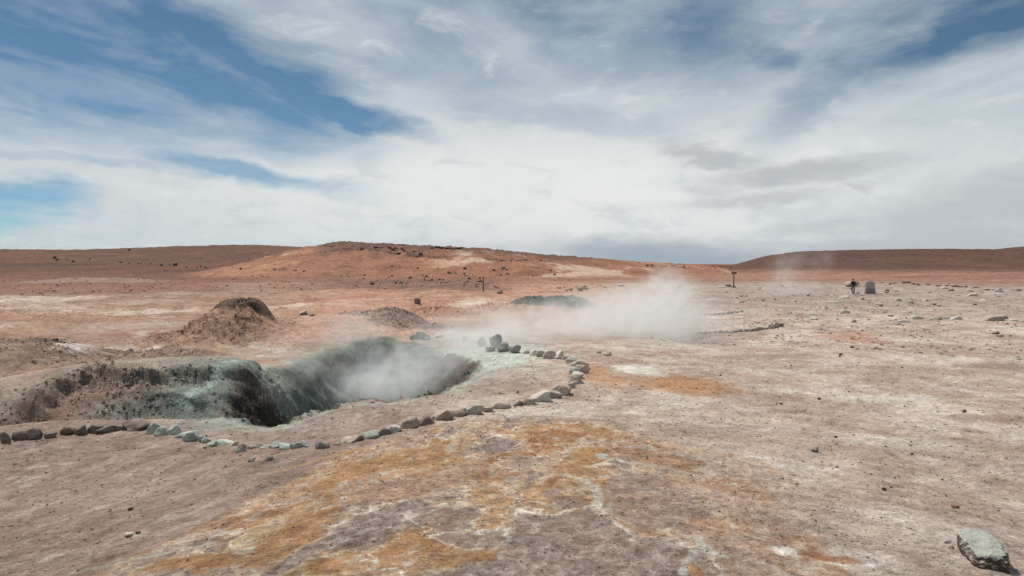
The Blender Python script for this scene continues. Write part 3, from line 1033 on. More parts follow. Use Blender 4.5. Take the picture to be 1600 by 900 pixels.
# the patch under the camera
ring = VERT[:nA]
me = bpy.data.meshes.new('ground_under_camera')
ce = np.array([[0, 0, float(ring[:, 2].mean()) + .03]])
tri = np.array([[i, (i + 1) % nA, nA] for i in range(nA)])
me = np_mesh('ground_near', np.concatenate([ring, ce]), tri, np.concatenate([C[:nA], C[:1]]))
put(me, 'ground', MAT_GROUND, label='pale mineral ground around the viewer', kind='structure')

# height lookup on the finished surface
LOGR = np.log(RR)


def surf_z(x, y):
    r = math.hypot(x, y); a = math.atan2(x, y)
    if a < AZ[0]: a += 2 * math.pi
    i = int(np.clip(np.searchsorted(RR, r) - 1, 0, nR - 2))
    j = int(np.clip(np.searchsorted(AZ, a) - 1, 0, nA - 2))
    fr_ = (r - RR[i]) / (RR[i + 1] - RR[i]); fa = (a - AZ[j]) / (AZ[j + 1] - AZ[j])
    Zg = gz
    g = lambda ii, jj: Zg[ii * nA + jj]
    return float((g(i, j) * (1 - fr_) + g(i + 1, j) * fr_) * (1 - fa) + (g(i, j + 1) * (1 - fr_) + g(i + 1, j + 1) * fr_) * fa)


def surf_zv(x, y):
    r = np.hypot(x, y); a = np.arctan2(x, y)
    i = np.clip(np.searchsorted(RR, r) - 1, 0, nR - 2); j = np.clip(np.searchsorted(AZ, a) - 1, 0, nA - 2)
    fr_ = (r - RR[i]) / (RR[i + 1] - RR[i]); fa = (a - AZ[j]) / (AZ[j + 1] - AZ[j])
    g = lambda ii, jj: gz[ii * nA + jj]
    return (g(i, j) * (1 - fr_) + g(i + 1, j) * fr_) * (1 - fa) + (g(i, j + 1) * (1 - fr_) + g(i + 1, j + 1) * fr_) * fa


# ------------------------------------------------------------------ stones
def stone_mesh(seed, sub=3, cuts=7, rough=.16, smooth=True):
    rd = random.Random(seed)
    bm = bmesh.new()
    bmesh.ops.create_icosphere(bm, subdivisions=sub, radius=1)
    planes = []
    for _ in range(cuts):
        v = Vector((rd.gauss(0, 1), rd.gauss(0, 1), rd.gauss(0, .8))).normalized()
        planes.append((v, rd.uniform(.44, .80)))
    off = Vector((rd.uniform(-50, 50), rd.uniform(-50, 50), rd.uniform(-50, 50)))
    for v in bm.verts:
        p = v.co.copy()
        for n, d in planes:                       # flatten against random planes: broken-rock facets
            e = p.dot(n) - d
            if e > 0: p -= n * e * .9
        nz = mnoise.fractal(p * 1.3 + off, 1.0, 2.1, 4) * rough + mnoise.fractal(p * 4 + off, .9, 2.1, 3) * rough * .35
        v.co = p * (1 + nz)
    co = [v.co for v in bm.verts]
    for ax in range(3):                            # fit into a unit box, so sizes are true
        lo, hi = min(c[ax] for c in co), max(c[ax] for c in co)
        for v in bm.verts:
            v.co[ax] = (v.co[ax] - (lo + hi) / 2) / (hi - lo)
    me = bpy.data.meshes.new('stone_%d' % seed)
    bm.to_mesh(me); bm.free()
    for p in me.polygons: p.use_smooth = smooth
    return me


SHAPES = [stone_mesh(s, 4, 13, .17) for s in range(12)]
SMALL = [stone_mesh(100 + s, 2, 6, .18, False) for s in range(10)]
_cache = {}


def shape_with(mesh, kind):
    k = (mesh.name, kind)
    if k not in _cache:
        c = mesh.copy(); c.materials.clear(); c.materials.append(ROCK[kind]); _cache[k] = c
    return _cache[k]


def place_stone(px, py, w, h, kind, label, name='stone', group=None, cat='stone', small=False, depth=1.0, rz=None, sink=.15, tilt=.15, shape=None, Y=None):
    x, y = AT(px, py) if Y is None else onray(px, py, Y)[:2]
    sc_ = math.hypot(y, 0) / F
    W, H = w * sc_, h * sc_ * 1.05
    y += W * depth * .4
    x = ray(px, py)[0] / ray(px, py)[1] * y
    me = shape_with(random.choice(SMALL if small else SHAPES) if shape is None else shape, kind)
    o = put(me, name, None, label=label, cat=cat, group=group)
    H2 = H / (1 - sink)
    o.scale = (W, W * depth * random.uniform(.7, 1.0), H2)
    z = surf_z(x, y)
    o.location = (x, y, z + H2 * (.5 - sink))
    o.rotation_euler = (random.uniform(-tilt, tilt), random.uniform(-tilt, tilt), random.uniform(-.4, .4) if rz is None else rz)
    return o


# the stone border curving round the crater: px, base py, width, height, colour
BORDER = [(1, 687, 13, 14, 'brown'), (9, 693, 18, 15, 'brown'), (32, 689, 22, 15, 'brown'), (53, 686, 25, 18, 'brown'), (79, 685, 23, 14, 'brown'), (107, 680, 21, 14, 'brown'),
          (128, 681, 23, 17, 'brown'), (148, 678, 20, 14, 'brown'), (166, 677, 22, 13, 'brown'), (186, 673, 22, 10, 'brown'), (212, 674, 35, 18, 'brown'),
          (239, 679, 22, 16, 'green'), (252, 681, 17, 12, 'green'), (272, 680, 22, 14, 'green'), (281, 685, 18, 9, 'green'), (298, 689, 27, 16, 'green'), (316, 690, 13, 8, 'green'),
          (323, 693, 15, 10, 'green'), (333, 698, 20, 10, 'green'), (350, 696, 24, 9, 'green'), (366, 697, 15, 8, 'tan'), (378, 707, 17, 15, 'grey'), (390, 702, 12, 6, 'tan'), (402, 700, 19, 9, 'grey'),
          (417, 701, 20, 7, 'green'), (432, 701, 18, 9, 'green'), (448, 702, 24, 12, 'green'), (463, 701, 19, 13, 'green'), (479, 699, 19, 10, 'green'), (504, 701, 19, 13, 'grey'),
          (527, 696, 16, 8, 'tan'), (548, 692, 29, 9, 'tan'), (577, 686, 31, 17, 'green'), (600, 680, 17, 13, 'grey'), (616, 676, 19, 12, 'pale'), (638, 671, 29, 22, 'tan'),
          (666, 665, 27, 15, 'brown'), (692, 657, 27, 15, 'tan'), (715, 651, 21, 12, 'tan'), (737, 648, 28, 16, 'pale'), (760, 644, 24, 14, 'tan'), (785, 639, 24, 12, 'tan'),
          (807, 634, 20, 9, 'tan'), (826, 634, 24, 13, 'tan'), (843, 629, 32, 16, 'pale'), (861, 623, 26, 14, 'tan'), (878, 618, 25, 19, 'tan'), (891, 607, 15, 11, 'tan'),
          (899, 601, 23, 16, 'tan'), (903, 592, 20, 13, 'pale'), (897, 584, 16, 11, 'green'), (908, 583, 21, 14, 'tan'), (914, 577, 14, 14, 'tan'), (902, 572, 19, 11, 'pale'), (893, 567, 17, 10, 'pale'),
          (884, 563, 15, 9, 'tan'), (872, 561, 17, 11, 'pale'), (858, 561, 17, 13, 'tan'), (845, 558, 15, 10, 'pale'), (833, 556, 15, 9, 'pale'), (822, 553, 12, 7, 'tan')]
CNAME = {'brown': 'dark brown', 'green': 'pale greenish', 'tan': 'tan', 'grey': 'dark grey', 'pale': 'whitish', 'red': 'reddish'}


def ordinal(n):
    tens = ['', '', 'twenty', 'thirty', 'forty', 'fifty', 'sixty']
    ones = ['', 'first', 'second', 'third', 'fourth', 'fifth', 'sixth', 'seventh', 'eighth', 'ninth', 'tenth', 'eleventh', 'twelfth', 'thirteenth', 'fourteenth',
            'fifteenth', 'sixteenth', 'seventeenth', 'eighteenth', 'nineteenth']
    if n < 20: return ones[n]
    t, o = divmod(n, 10)
    return (tens[t][:-1] + 'ieth') if o == 0 else tens[t] + '-' + ones[o]


SPECIAL = {10: 'large flat dark brown stone ending the brown row of the stone border', 11: 'first pale greenish stone of the border, right of the large flat brown one',
           21: 'dark grey stone at the lowest dip of the stone border', 29: 'lone dark grey stone between two gaps of the stone border below the crater',
           32: 'wide pale greenish stone in the border left of the tall two-toned one', 35: 'tallest two-toned tan stone of the border below the crater lip',
           46: 'big upright tan stone at the right end of the long border row', 60: 'last small tan stone of the border, beside the steam behind the crater'}
run, last = 0, None
for i, (px, py, w, h, k) in enumerate(BORDER):
    if i <= 31:
        lab = '%s border stone, %s from the left end of the crater border' % (CNAME[k], ordinal(i + 1))
    else:
        lab = '%s border stone, %s back from the steam end of the crater border' % (CNAME[k], ordinal(len(BORDER) - i))
    lab = SPECIAL.get(i, lab)
    place_stone(px, py, w * 1.22 * random.uniform(.8, 1.15), h * random.uniform(.68, .98), k, lab, 'border_stone', 'stones of the border round the crater', shape=SHAPES[(i * 5) % 12], depth=.95, sink=.36, tilt=.35)

# dark boulders at the crater's far right lip, in the steam
for i, (px, py, w, h, k, lab) in enumerate([
        (752, 541, 16, 13, 'grey', 'dark grey boulder in the steam, leftmost of the pair behind the crater'),
        (775, 543, 22, 19, 'grey', 'largest dark grey boulder in the steam behind the crater'),
        (787, 550, 24, 14, 'grey', 'dark grey boulder low in front of the largest one in the steam'),
        (804, 552, 20, 11, 'grey', 'grey boulder at the right end of the dark group in the steam'),
        (766, 550, 16, 8, 'grey', 'small grey boulder below the pair in the steam'),
        (726, 534, 10, 10, 'grey', 'faint grey boulder alone in the steam left of the dark group'),
        (647, 531, 15, 8, 'green', 'pale green rock, left of the three on the crater rim'),
        (658, 531, 18, 12, 'green', 'pale green rock, tallest of the three on the crater rim'),
        (668, 532, 12, 8, 'green', 'pale green rock, right of the three on the crater rim'),
        (686, 528, 16, 5, 'pale', 'low whitish rock beside the three green ones on the crater rim')]):
    place_stone(px, py, w, h, k, lab, 'boulder', None, 'boulder')

# single stones
bx, by = AT(1535, 888)
bs_ = by / F * 1.06
bang = math.atan2(bx, by)
bm = bmesh.new()
for (X, D, H) in [(-15, 14, 2), (0, -2, -4), (37, 1, -4), (5, 2, 20), (-8, 8, 15), (33, 6, 25), (38, 12, 14), (-41, 80, 21), (-42, 72, 8), (-27, 42, 6), (-23, 95, 24), (5, 95, 25), (21, 60, 27),
                  (-38, 70, -4), (-20, 100, -4), (12, 98, -4), (40, 30, -4), (-20, 30, -4), (-12, 50, 25), (8, 78, 28), (12, 30, 27), (-30, 66, 21), (36, 30, 21)]:
    bm.verts.new((X * bs_ * math.cos(bang), D * bs_, H * bs_))
bmesh.ops.convex_hull(bm, input=bm.verts)
bmesh.ops.delete(bm, geom=[v for v in bm.verts if not v.link_faces], context='VERTS')
bmesh.ops.triangulate(bm, faces=bm.faces)
for k in range(5):
    bmesh.ops.subdivide_edges(bm, edges=bm.edges, cuts=1, use_grid_fill=True, smooth=.0)
    if k >= 2: bmesh.ops.smooth_vert(bm, verts=bm.verts, factor=.5, use_axis_x=True, use_axis_y=True, use_axis_z=True)
for v in bm.verts:
    p = v.co
    n = mnoise.ridged_multi_fractal(p * 13, .9, 2.2, 4, .9, 2) * .008 + mnoise.fractal(p * 28, .8, 2.1, 4) * .007 - .006
    c = Vector((0, 45 * bs_, 8 * bs_))
    v.co = p + (p - c).normalized() * n + (p - c) * .05
big = bpy.data.meshes.new('boulder'); bm.to_mesh(big); bm.free()
for p_ in big.polygons: p_.use_smooth = True
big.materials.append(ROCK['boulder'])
o = put(big, 'boulder', None, label='large pale green boulder with its shaded front and underside painted brown at the bottom right', cat='boulder')
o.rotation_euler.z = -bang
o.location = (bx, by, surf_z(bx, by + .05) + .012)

SINGLES = [
    (1273, 707, 13, 11, 'grey', 'round grey stone alone on the plain right of the ochre field'),
    (1507, 645, 7, 6, 'red', 'small orange stone near the right edge of the plain'),
    (652, 475, 11, 9, 'brown', 'brown boulder alone on the pink flat behind the mud cones'),
    (781, 459, 10, 6, 'tan', 'pale boulder just right of the thin wooden post'),
    (1381, 768, 7, 5, 'dark', 'tiny dark stone on the plain above the big boulder, left one'),
    (1492, 795, 12, 5, 'red', 'flat reddish stone just above the big boulder'),
    (1480, 850, 11, 5, 'tan', 'thin tan flake against the left side of the big boulder'),
    (1486, 858, 9, 5, 'tan', 'lower tan flake against the left side of the big boulder'),
    (204, 798, 9, 5, 'dark', 'small dark stone on the brown slope at lower left'),
    (320, 702, 6, 3, 'dark', 'tiny dark stone below the border on the left slope'),
    (421, 720, 14, 6, 'grey', 'flat grey stone below the lowest dip of the border'),
    (393, 722, 13, 7, 'tan', 'small tan stone on the slope below the lowest dip of the border'),
    (216, 835, 9, 4, 'brown', 'small brown stone beside the ochre streak at lower left'),
    (201, 840, 14, 6, 'pale', 'flat whitish stone beside the ochre streak at lower left'),
    (809, 614, 4, 3, 'dark', 'tiny dark stone inside the border, on bare ground'),
    (948, 556, 17, 5, 'pale', 'low whitish rock right of the steam behind the ochre patch'),
    (936, 552, 8, 3, 'tan', 'small tan rock left of the low whitish rock by the steam'),
    (1220, 632, 7, 4, 'tan', 'small tan stone at left of the white streak on the plain'),
    (1313, 555, 7, 3, 'dark', 'small dark stone in front of the red patch on the plain'),
    (1555, 522, 12, 4, 'grey', 'thin dark slab near the right edge of the plain'),
    (1562, 526, 12, 3, 'grey', 'second thin dark slab lying just below the first at the right edge'),
    (474, 493, 12, 5, 'pale', 'whitish lump on the crest of the pink mud dome'),
    (488, 494, 10, 3, 'brown', 'flat brown stone beside the whitish lump on the pink dome'),
    (970, 447, 10, 4, 'pale', 'pale rock above the steam, left one of two'),
    (1059, 449, 12, 4, 'pale', 'pale rock above the steam, right one of two'),
    (908, 456, 9, 5, 'brown', 'brown rock left of the big steam cloud on the orange flat'),
    (1332, 448, 23, 8, 'tan', 'low tan boulder behind the person'),
    (1386, 456, 8, 4, 'brown', 'small brown rock at the right foot of the grey panel'),
    (202, 392, 4, 4, 'dark', 'dark rock standing alone on the skyline of the left hill'),
]
for s in SINGLES:
    place_stone(s[0], s[1], s[2], s[3], s[4], s[5], 'boulder' if s[2] > 10 else 'stone', None, 'boulder' if s[2] > 10 else 'stone', small=s[2] < 9)

# second stone border on the far right of the steam
k_ = 0
for t in np.linspace(0, 1, 17):
    px = 1094 + 126 * t; py = 522 - 4 * t - 7 * t ** 3
    k_ += 1
    w, h = (9, 4.5) if t < .85 else (12, 8)
    place_stone(px, py, w * random.uniform(.8, 1.2), h * random.uniform(.8, 1.2), random.choice(['tan', 'grey', 'pale']),
                'small stone of the faint line right of the steam cloud, %s from left' % ordinal(k_), 'border_stone', 'stones of the faint line right of the steam', small=False)
for i, t in enumerate(np.linspace(0, 1, 9)):
    place_stone(1103 + 55 * t, 493 - 5 * t * t, 7, 3.5, random.choice(['grey', 'tan']), 'small grey stone of the short row behind the faint line, %s from left' % ordinal(i + 1),
                'border_stone', 'stones of the short row behind the faint line', small=True)

# pale slabs of the right plain
SLABS = [(1550, 502, 46, 9), (1320, 490, 20, 6), (1272, 500, 14, 4), (1395, 508, 22, 4), (1413, 504, 18, 4), (1432, 499, 22, 6), (1462, 500, 18, 5), (1478, 498, 14, 4), (1494, 500, 22, 5), (1334, 504, 12, 4), (1578, 502, 20, 4),
         (1445, 470, 10, 3), (1420, 474, 14, 4), (1403, 470, 12, 4), (1320, 466, 18, 5), (1346, 471, 12, 4), (1374, 477, 12, 3), (1518, 463, 18, 5), (1515, 456, 12, 4), (1536, 470, 12, 3), (1448, 478, 10, 3), (1330, 452, 14, 3), (1290, 462, 10, 3), (1240, 472, 10, 3), (1587, 455, 14, 4), (1560, 458, 14, 4), (1476, 452, 12, 4), (1505, 450, 10, 4)]
for i, (px, py, w, h) in enumerate(SLABS):
    lab = 'flat pale slab among the scattered rocks of the right plain'
    if i == 0: lab = 'largest pale slab, with a dark shadow under its left edge, near the right edge'
    place_stone(px, py, w, h, 'pale' if i % 3 else 'tan', lab, 'rock_slab', 'flat pale slabs on the right plain', 'rock', depth=.8, tilt=.05, sink=.5).rotation_euler.x = .28

# scattered rocks, each a thing
def scatter(n, region, wr, kinds, label, group, name='rock', flat=.55, small=True):
    """region: function(random) -> (px, py)"""
    for _ in range(n):
        px, py = region()
        w = random.uniform(*wr) * (1 if random.random() < .8 else 1.5)
        place_stone(px, py, w, w * random.uniform(flat * .7, flat * 1.2), random.choice(kinds), label, name, group, 'rock', small=small)


def along(pts, jx, jy):
    def f():
        t = random.random() * (len(pts) - 1)
        i = min(int(t), len(pts) - 2); u = t - i
        return (pts[i][0] * (1 - u) + pts[i + 1][0] * u + random.gauss(0, jx), pts[i][1] * (1 - u) + pts[i + 1][1] * u + random.gauss(0, jy))
    return f


scatter(45, along([(60, 404), (105, 406), (180, 411), (240, 414), (320, 419), (400, 421), (480, 424), (560, 431), (640, 435), (760, 437)], 4, 1.0), (2, 5), ['dark', 'dark', 'brown'],
        'dark rock in the long line crossing the foot of the left and middle hills', 'dark rocks lining the foot of the hills')
scatter(34, along([(560, 441), (640, 441), (720, 442), (790, 446)], 14, 4), (2, 5), ['dark', 'brown'], 'dark rock strewn over the brown band below the middle hill', 'dark rocks on the brown band below the middle hill')
scatter(24, along([(620, 424), (760, 424), (860, 428)], 20, 5), (2, 5), ['dark', 'brown'], 'brown rock on the orange slope of the middle hill', 'rocks on the slope of the middle hill')
scatter(26, along([(505, 388), (560, 387), (620, 393), (665, 399), (600, 390)], 12, 3), (4, 8), ['dark', 'brown'], 'dark crag on the rocky top of the middle hill', 'crags on top of the middle hill', flat=.4)
scatter(24, along([(1015, 416), (1050, 418), (1100, 418), (1150, 419)], 6, 1.2), (2, 5), ['dark', 'brown', 'red'], 'brown rock of the outcrop on the low skyline between the hills', 'rocks of the low skyline outcrop')
scatter(12, along([(780, 406), (830, 407)], 10, 1.2), (3, 6), ['dark', 'brown'], 'dark crag on the right shoulder of the middle hill', 'crags on the right shoulder of the middle hill', flat=.4)
scatter(34, along([(1365, 443), (1420, 444), (1470, 447), (1520, 450), (1590, 454)], 10, 1.6), (3, 7), ['dark', 'red', 'brown'], 'dark reddish rock of the strip right of the grey panel', 'dark rocks right of the grey panel', flat=.35)
scatter(40, lambda: (random.uniform(1230, 1600), 455 + 48 * random.random() ** 1.0), (3, 7), ['tan', 'grey', 'pale', 'brown'], 'small weathered rock strewn over the right plain', 'small rocks on the right plain', flat=.4)
scatter(12, lambda: (random.uniform(1090, 1260), random.uniform(447, 475)), (3, 6), ['tan', 'brown', 'pale'], 'small rock around the tall sign post', 'small rocks around the tall sign post', flat=.4)
scatter(10, along([(820, 457), (920, 452)], 8, 1.5), (4, 7), ['tan', 'grey'], 'pale rock in the row left of the big steam cloud', 'pale rocks left of the big steam cloud')
scatter(60, lambda: (random.uniform(1000, 1600), random.uniform(520, 780)), (2, 4), ['dark', 'brown'], 'small dark stone scattered on the bare right plain', 'small dark stones on the bare right plain', name='stone')
scatter(14, lambda: (random.uniform(20, 600), random.uniform(715, 860)), (2, 4), ['dark', 'brown'], 'small dark stone on the left slope below the border', 'small dark stones on the left slope', name='stone')

# gravel: far too many to count
def gravel(name, n, fn, smin, smax, tone, label, seed, keep_in=False):
    rg = np.random.default_rng(seed)
    x, y = fn(rg, n)
    if not keep_in:
        keep = poly_sd(x, y, PIT) < -.3
        x, y = x[keep], y[keep]
    n = len(x)
    s = (smin + (smax - smin) * rg.random(n) ** (1.6 if keep_in else 4)) * (1 if keep_in else np.clip(np.hypot(x, y) / 14, .35, 1.2))
    t = bmesh.new(); bmesh.ops.create_icosphere(t, subdivisions=1, radius=.5)
    V = np.array([v.co[:] for v in t.verts]); Fc = np.array([[v.index for v in f.verts] for f in t.faces]); t.free()
    V4 = [V * (1 + rg.normal(0, .14, V.shape)) for _ in range(8)]
    pick = rg.integers(0, 8, n)
    A = np.stack(V4)[pick]
    sc3 = np.stack([s * rg.uniform(.7, 1.4, n), s * rg.uniform(.7, 1.3, n), s * (rg.uniform(.7, 1.1, n) if keep_in else rg.uniform(.35, .7, n))], -1)[:, None, :]
    A = A * sc3
    th = rg.random(n) * 6.28
    ct, st = np.cos(th)[:, None], np.sin(th)[:, None]
    XX = A[..., 0] * ct - A[..., 1] * st + x[:, None]
    YY = A[..., 0] * st + A[..., 1] * ct + y[:, None]
    ZZ = A[..., 2] + surf_zv(x, y)[:, None] + s[:, None] * (-.12 if keep_in else .12)
    verts = np.stack([XX, YY, ZZ], -1).reshape(-1, 3)
    faces = (Fc[None] + (np.arange(n) * len(V))[:, None, None]).reshape(-1, 3)
    ri = np.clip(np.searchsorted(RR, np.hypot(x, y)), 0, nR - 1); ai = np.clip(np.searchsorted(AZ, np.arctan2(x, y)), 0, nA - 1)
    cc = C[ri * nA + ai] * (tone * rg.uniform(.7, 1.25, n))[:, None]
    me = np_mesh(name, verts, faces, np.repeat(cc, len(V), 0))
    me.polygons.foreach_set('use_smooth', np.zeros(len(me.polygons), bool))
    put(me, name, MAT_GROUND, kind='stuff', label=label)


def fan(r0, r1, a0, a1, p=1.0):
    def f(rg, n):
        r = r0 * (r1 / r0) ** (rg.random(n) ** p)
        a = rg.uniform(R(a0), R(a1), n)
        # patchy
        k = fbm(r * np.sin(a) / 2.5, r * np.cos(a) / 2.5, 3, 300) + rg.random(n) * .5
        m = k > .1
        return (r * np.sin(a))[m], (r * np.cos(a))[m]
    return f


gravel('gravel', 26000, fan(3.2, 60, -42, 42), .006, .06, .9, 'fine gravel and crumbs strewn over the ground', 1)
gravel('gravel', 12000, fan(3.2, 45, -42, 42), .006, .035, 1.5, 'pale grit strewn over the ground', 6)
gravel('gravel', 9000, fan(3.5, 80, -42, 42), .006, .05, .35, 'fine dark grit strewn over the ground', 2)
gravel('rubble', 7000, fan(30, 120, 8, 42), .03, .14, .85, 'grey rubble on the right plain', 3)
gravel('rubble', 3500, fan(85, 240, -40, 8), .08, .34, .6, 'dark rubble below the hills', 4)


def on_bank(rg, n):
    """clods on the crater walls, the bank and the craggy mounds"""
    m = np.flatnonzero((gcrag > .09) & (r_ > 10) & (r_ < 60))
    w = r_[m] * gcrag[m] * (1 - .85 * ((gy[m] > 22.3) & (poly_sd(gx[m], gy[m], PIT) > -.5)))
    pk = rg.choice(m, n, p=w / w.sum())
    return gx[pk] + rg.normal(0, .06, n), gy[pk] + rg.normal(0, .06, n)


gravel('clods', 11000, on_bank, .03, .12, 1.0, 'clods and crumbling rock on the crater bank and mounds', 5, keep_in=True)

# ------------------------------------------------------------------ posts, panel
def flat_mat(name, col, rough=.8, metallic=0.0, noise_s=20, amt=.35):
    m, N, bs, out = new_mat(name)
    tc = N.new('ShaderNodeTexCoord')
    n = N.noise(tc.outputs['Object'], noise_s, 5, .6)
    k = N.ramp(n, .3, .7, 1 - amt, 1 + amt, smooth=False)
    N.put(bs.inputs['Base Color'], N.mix(1.0, col, N.xyz(k, k, k), 'MULTIPLY'))
    bs.inputs['Roughness'].default_value = rough
    bs.inputs['Metallic'].default_value = metallic
    return m


M_WOOD = flat_mat('weathered_wood', (.10, .075, .055))
M_PLATE = flat_mat('rusty_plate', (.16, .09, .06))
M_PANEL = flat_mat('grey_panel', (.34, .325, .295), .75, 0, 4, .25)
M_PANEL_D = flat_mat('dark_grey_panel', (.23, .215, .195), .8, 0, 6, .25)
M_PANEL_L = flat_mat('pale_strip', (.33, .31, .29), .7)


def box_bm(bm, cx, cy, cz, sx, sy, sz, bevel=.0):
    g = bmesh.ops.create_cube(bm, size=1)
    for v in g['verts']:
        v.co = Vector((cx + v.co.x * sx, cy + v.co.y * sy, cz + v.co.z * sz))
    if bevel:
        es = list({e for v in g['verts'] for e in v.link_edges})
        bmesh.ops.bevel(bm, geom=es, offset=bevel, segments=2, affect='EDGES')


def part(name, build, mat, parent, label=None):
    bm = bmesh.new(); build(bm)
    me = bpy.data.meshes.new(name); bm.to_mesh(me); bm.free()
    me.materials.append(mat)
    return put(me, name, None, parent, label)


def empty(name, x, y, z, label, cat, group=None, rz=0):
    o = bpy.data.objects.new(name, None)
    COL.objects.link(o)
    o.location = (x, y, z); o.rotation_euler.z = rz
    o['label'] = label; o['category'] = cat
    if group: o['group'] = group
    return o


def pole_bm(h, r0, r1, lean=0.0, seg=8):
    def f(bm):
        prev = None
        for i in range(7):
            t = i / 6
            ring = [bm.verts.new((lean * t * h + (r0 + (r1 - r0) * t) * math.cos(k * 2 * math.pi / seg) * (1 + .1 * math.sin(i * 2.3 + k)),
                                  (r0 + (r1 - r0) * t) * math.sin(k * 2 * math.pi / seg), -.15 + (h + .15) * t)) for k in range(seg)]
            if prev:
                for k in range(seg):
                    bm.faces.new((prev[k], prev[(k + 1) % seg], ring[(k + 1) % seg], ring[k]))
            prev = ring
        bm.faces.new(prev)
    return f


x, y = AT(755, 456)
p = empty('wooden_post', x, y, surf_z(x, y), 'thin dark wooden post on the pink flat in front of the middle hill', 'post')
part('pole', pole_bm(23 * y / F, .07, .055, .01), M_WOOD, p)
part('pole_cap', lambda bm: box_bm(bm, .01, 0, 23 * y / F + .015, .12, .12, .05, .01), M_PLATE, p)
x, y = AT(1146.5, 448.5)
hh = 24 * y / F
p = empty('sign_post', x, y, surf_z(x, y), 'tall sign post with a small rusty plate on top, right of the steam', 'sign')
part('pole', pole_bm(hh, .09, .07), M_WOOD, p)
part('sign_plate', lambda bm: box_bm(bm, 0, -.09, hh - .12, .70, .05, .26, .012), M_PLATE, p)
part('base_stones', lambda bm: [box_bm(bm, dx, dy, .03, .32, .26, .2, .06) for dx, dy in ((-.2, 0), (.18, .05), (.02, -.2))], ROCK['brown'], p)
x, y = AT(825.5, 438)
p = empty('wooden_post', x, y, surf_z(x, y), 'faint thin post on the orange slope above the green ridge', 'post')
part('pole', pole_bm(12 * y / F, .05, .04), flat_mat('pale_wood', (.30, .20, .15)), p)
x, y = AT(680 + 13, 387.5)
# low wall of stacked rock on the skyline
for i in range(7):
    place_stone(676 + i * 7, 388.2 + i * .25, 9, 2.6, 'dark', 'dark stone of the low ledge on the skyline of the middle hill', 'rock', 'stones of the ledge on the skyline', 'rock', small=True, tilt=.05)

# grey panel standing beside the person
x, y = AT(1359.5, 458)
s = y / F
p = empty('information_panel', x, y, surf_z(x, y), 'grey slab-like panel with arched top standing right of the person', 'sign', rz=R(4))


def slab(bm, z0, z1, w0, w1, th, arch=0.0, yoff=0.0):
    n = 12
    pts = [(-w0 / 2, z0), (w0 / 2, z0)] + [(w1 / 2 - w1 * k / n, z1 + arch * math.sin(math.pi * k / n) ** .6) for k in range(n + 1)]
    f = [bm.verts.new((a, yoff - th / 2, b)) for a, b in pts]
    g = [bm.verts.new((a, yoff + th / 2, b)) for a, b in pts]
    bm.faces.new(f); bm.faces.new(g[::-1])
    for i in range(len(pts)):
        j = (i + 1) % len(pts)
        bm.faces.new((f[j], f[i], g[i], g[j]))


part('upper_panel', lambda bm: slab(bm, 8.2 * s, 17.6 * s, 15.4 * s, 14.2 * s, .09, 1.5 * s, .02), M_PANEL, p)
part('lower_panel', lambda bm: slab(bm, .2 * s, 8.15 * s, 16.6 * s, 15.6 * s, .13), M_PANEL_D, p)
part('pale_strip', lambda bm: slab(bm, 4.4 * s, 5.0 * s, 15.0 * s, 15.0 * s, .05, 0, -.07), M_PANEL_L, p)
for sx in (-1, 1):
    part('leg', lambda bm: box_bm(bm, sx * 7.0 * s, .09, 7.5 * s, .09, .06, 15.4 * s, .01), M_PANEL_D, p)
part('foot_rubble', lambda bm: [box_bm(bm, -8 * s + k * 2.2 * s, -.02, .05, .2, .3, .16, .05) for k in range(8)], ROCK['grey'], p)

# ------------------------------------------------------------------ the person: walking, dark jacket and jeans
def skin_obj(name, chains, mat, parent, sub=2, root=0):
    """chains: list of (points, radii); points equal to an earlier one are shared, so limbs join."""
    verts, rad, edges = [], [], []
    key = {}
    def vid(p, r):
        k = tuple(round(c, 4) for c in p)
        if k not in key:
            key[k] = len(verts); verts.append(p); rad.append(r)
        return key[k]
    for pts, rs in chains:
        ids = [vid(p, r) for p, r in zip(pts, rs)]
        edges += list(zip(ids[:-1], ids[1:]))
    me = bpy.data.meshes.new(name)
    me.from_pydata(verts, edges, [])
    me.update()
    o = put(me, name, None, parent)
    me.materials.append(mat)
    sk = o.modifiers.new('skin', 'SKIN')
    sk.use_smooth_shade = True
    for i, r in enumerate(rad):
        d = me.skin_vertices[0].data[i]
        d.radius = (r, r) if not isinstance(r, tuple) else r
        d.use_root = (i == root)
    ss = o.modifiers.new('sub', 'SUBSURF'); ss.levels = sub; ss.render_levels = sub
    return o


M_SKIN = flat_mat('skin', (.36, .20, .14), .6, 0, 30, .1)
M_JACKET = flat_mat('dark_jacket', (.022, .024, .03), .85, 0, 30, .4)
M_JEANS = flat_mat('blue_jeans', (.085, .125, .19), .85, 0, 30, .3)
M_HAIR = flat_mat('brown_hair', (.05, .026, .016), .7, 0, 60, .3)
M_SHOE = flat_mat('dark_shoes', (.03, .025, .022), .7)
x, y = AT(1333, 461)
fig = empty('person', x, y, surf_z(x, y), 'person in a dark jacket and blue jeans walking on the right plain', 'person', rz=R(10))
fs = (24.5 * y / F) / 1.76
fig.scale = (fs, fs, fs)
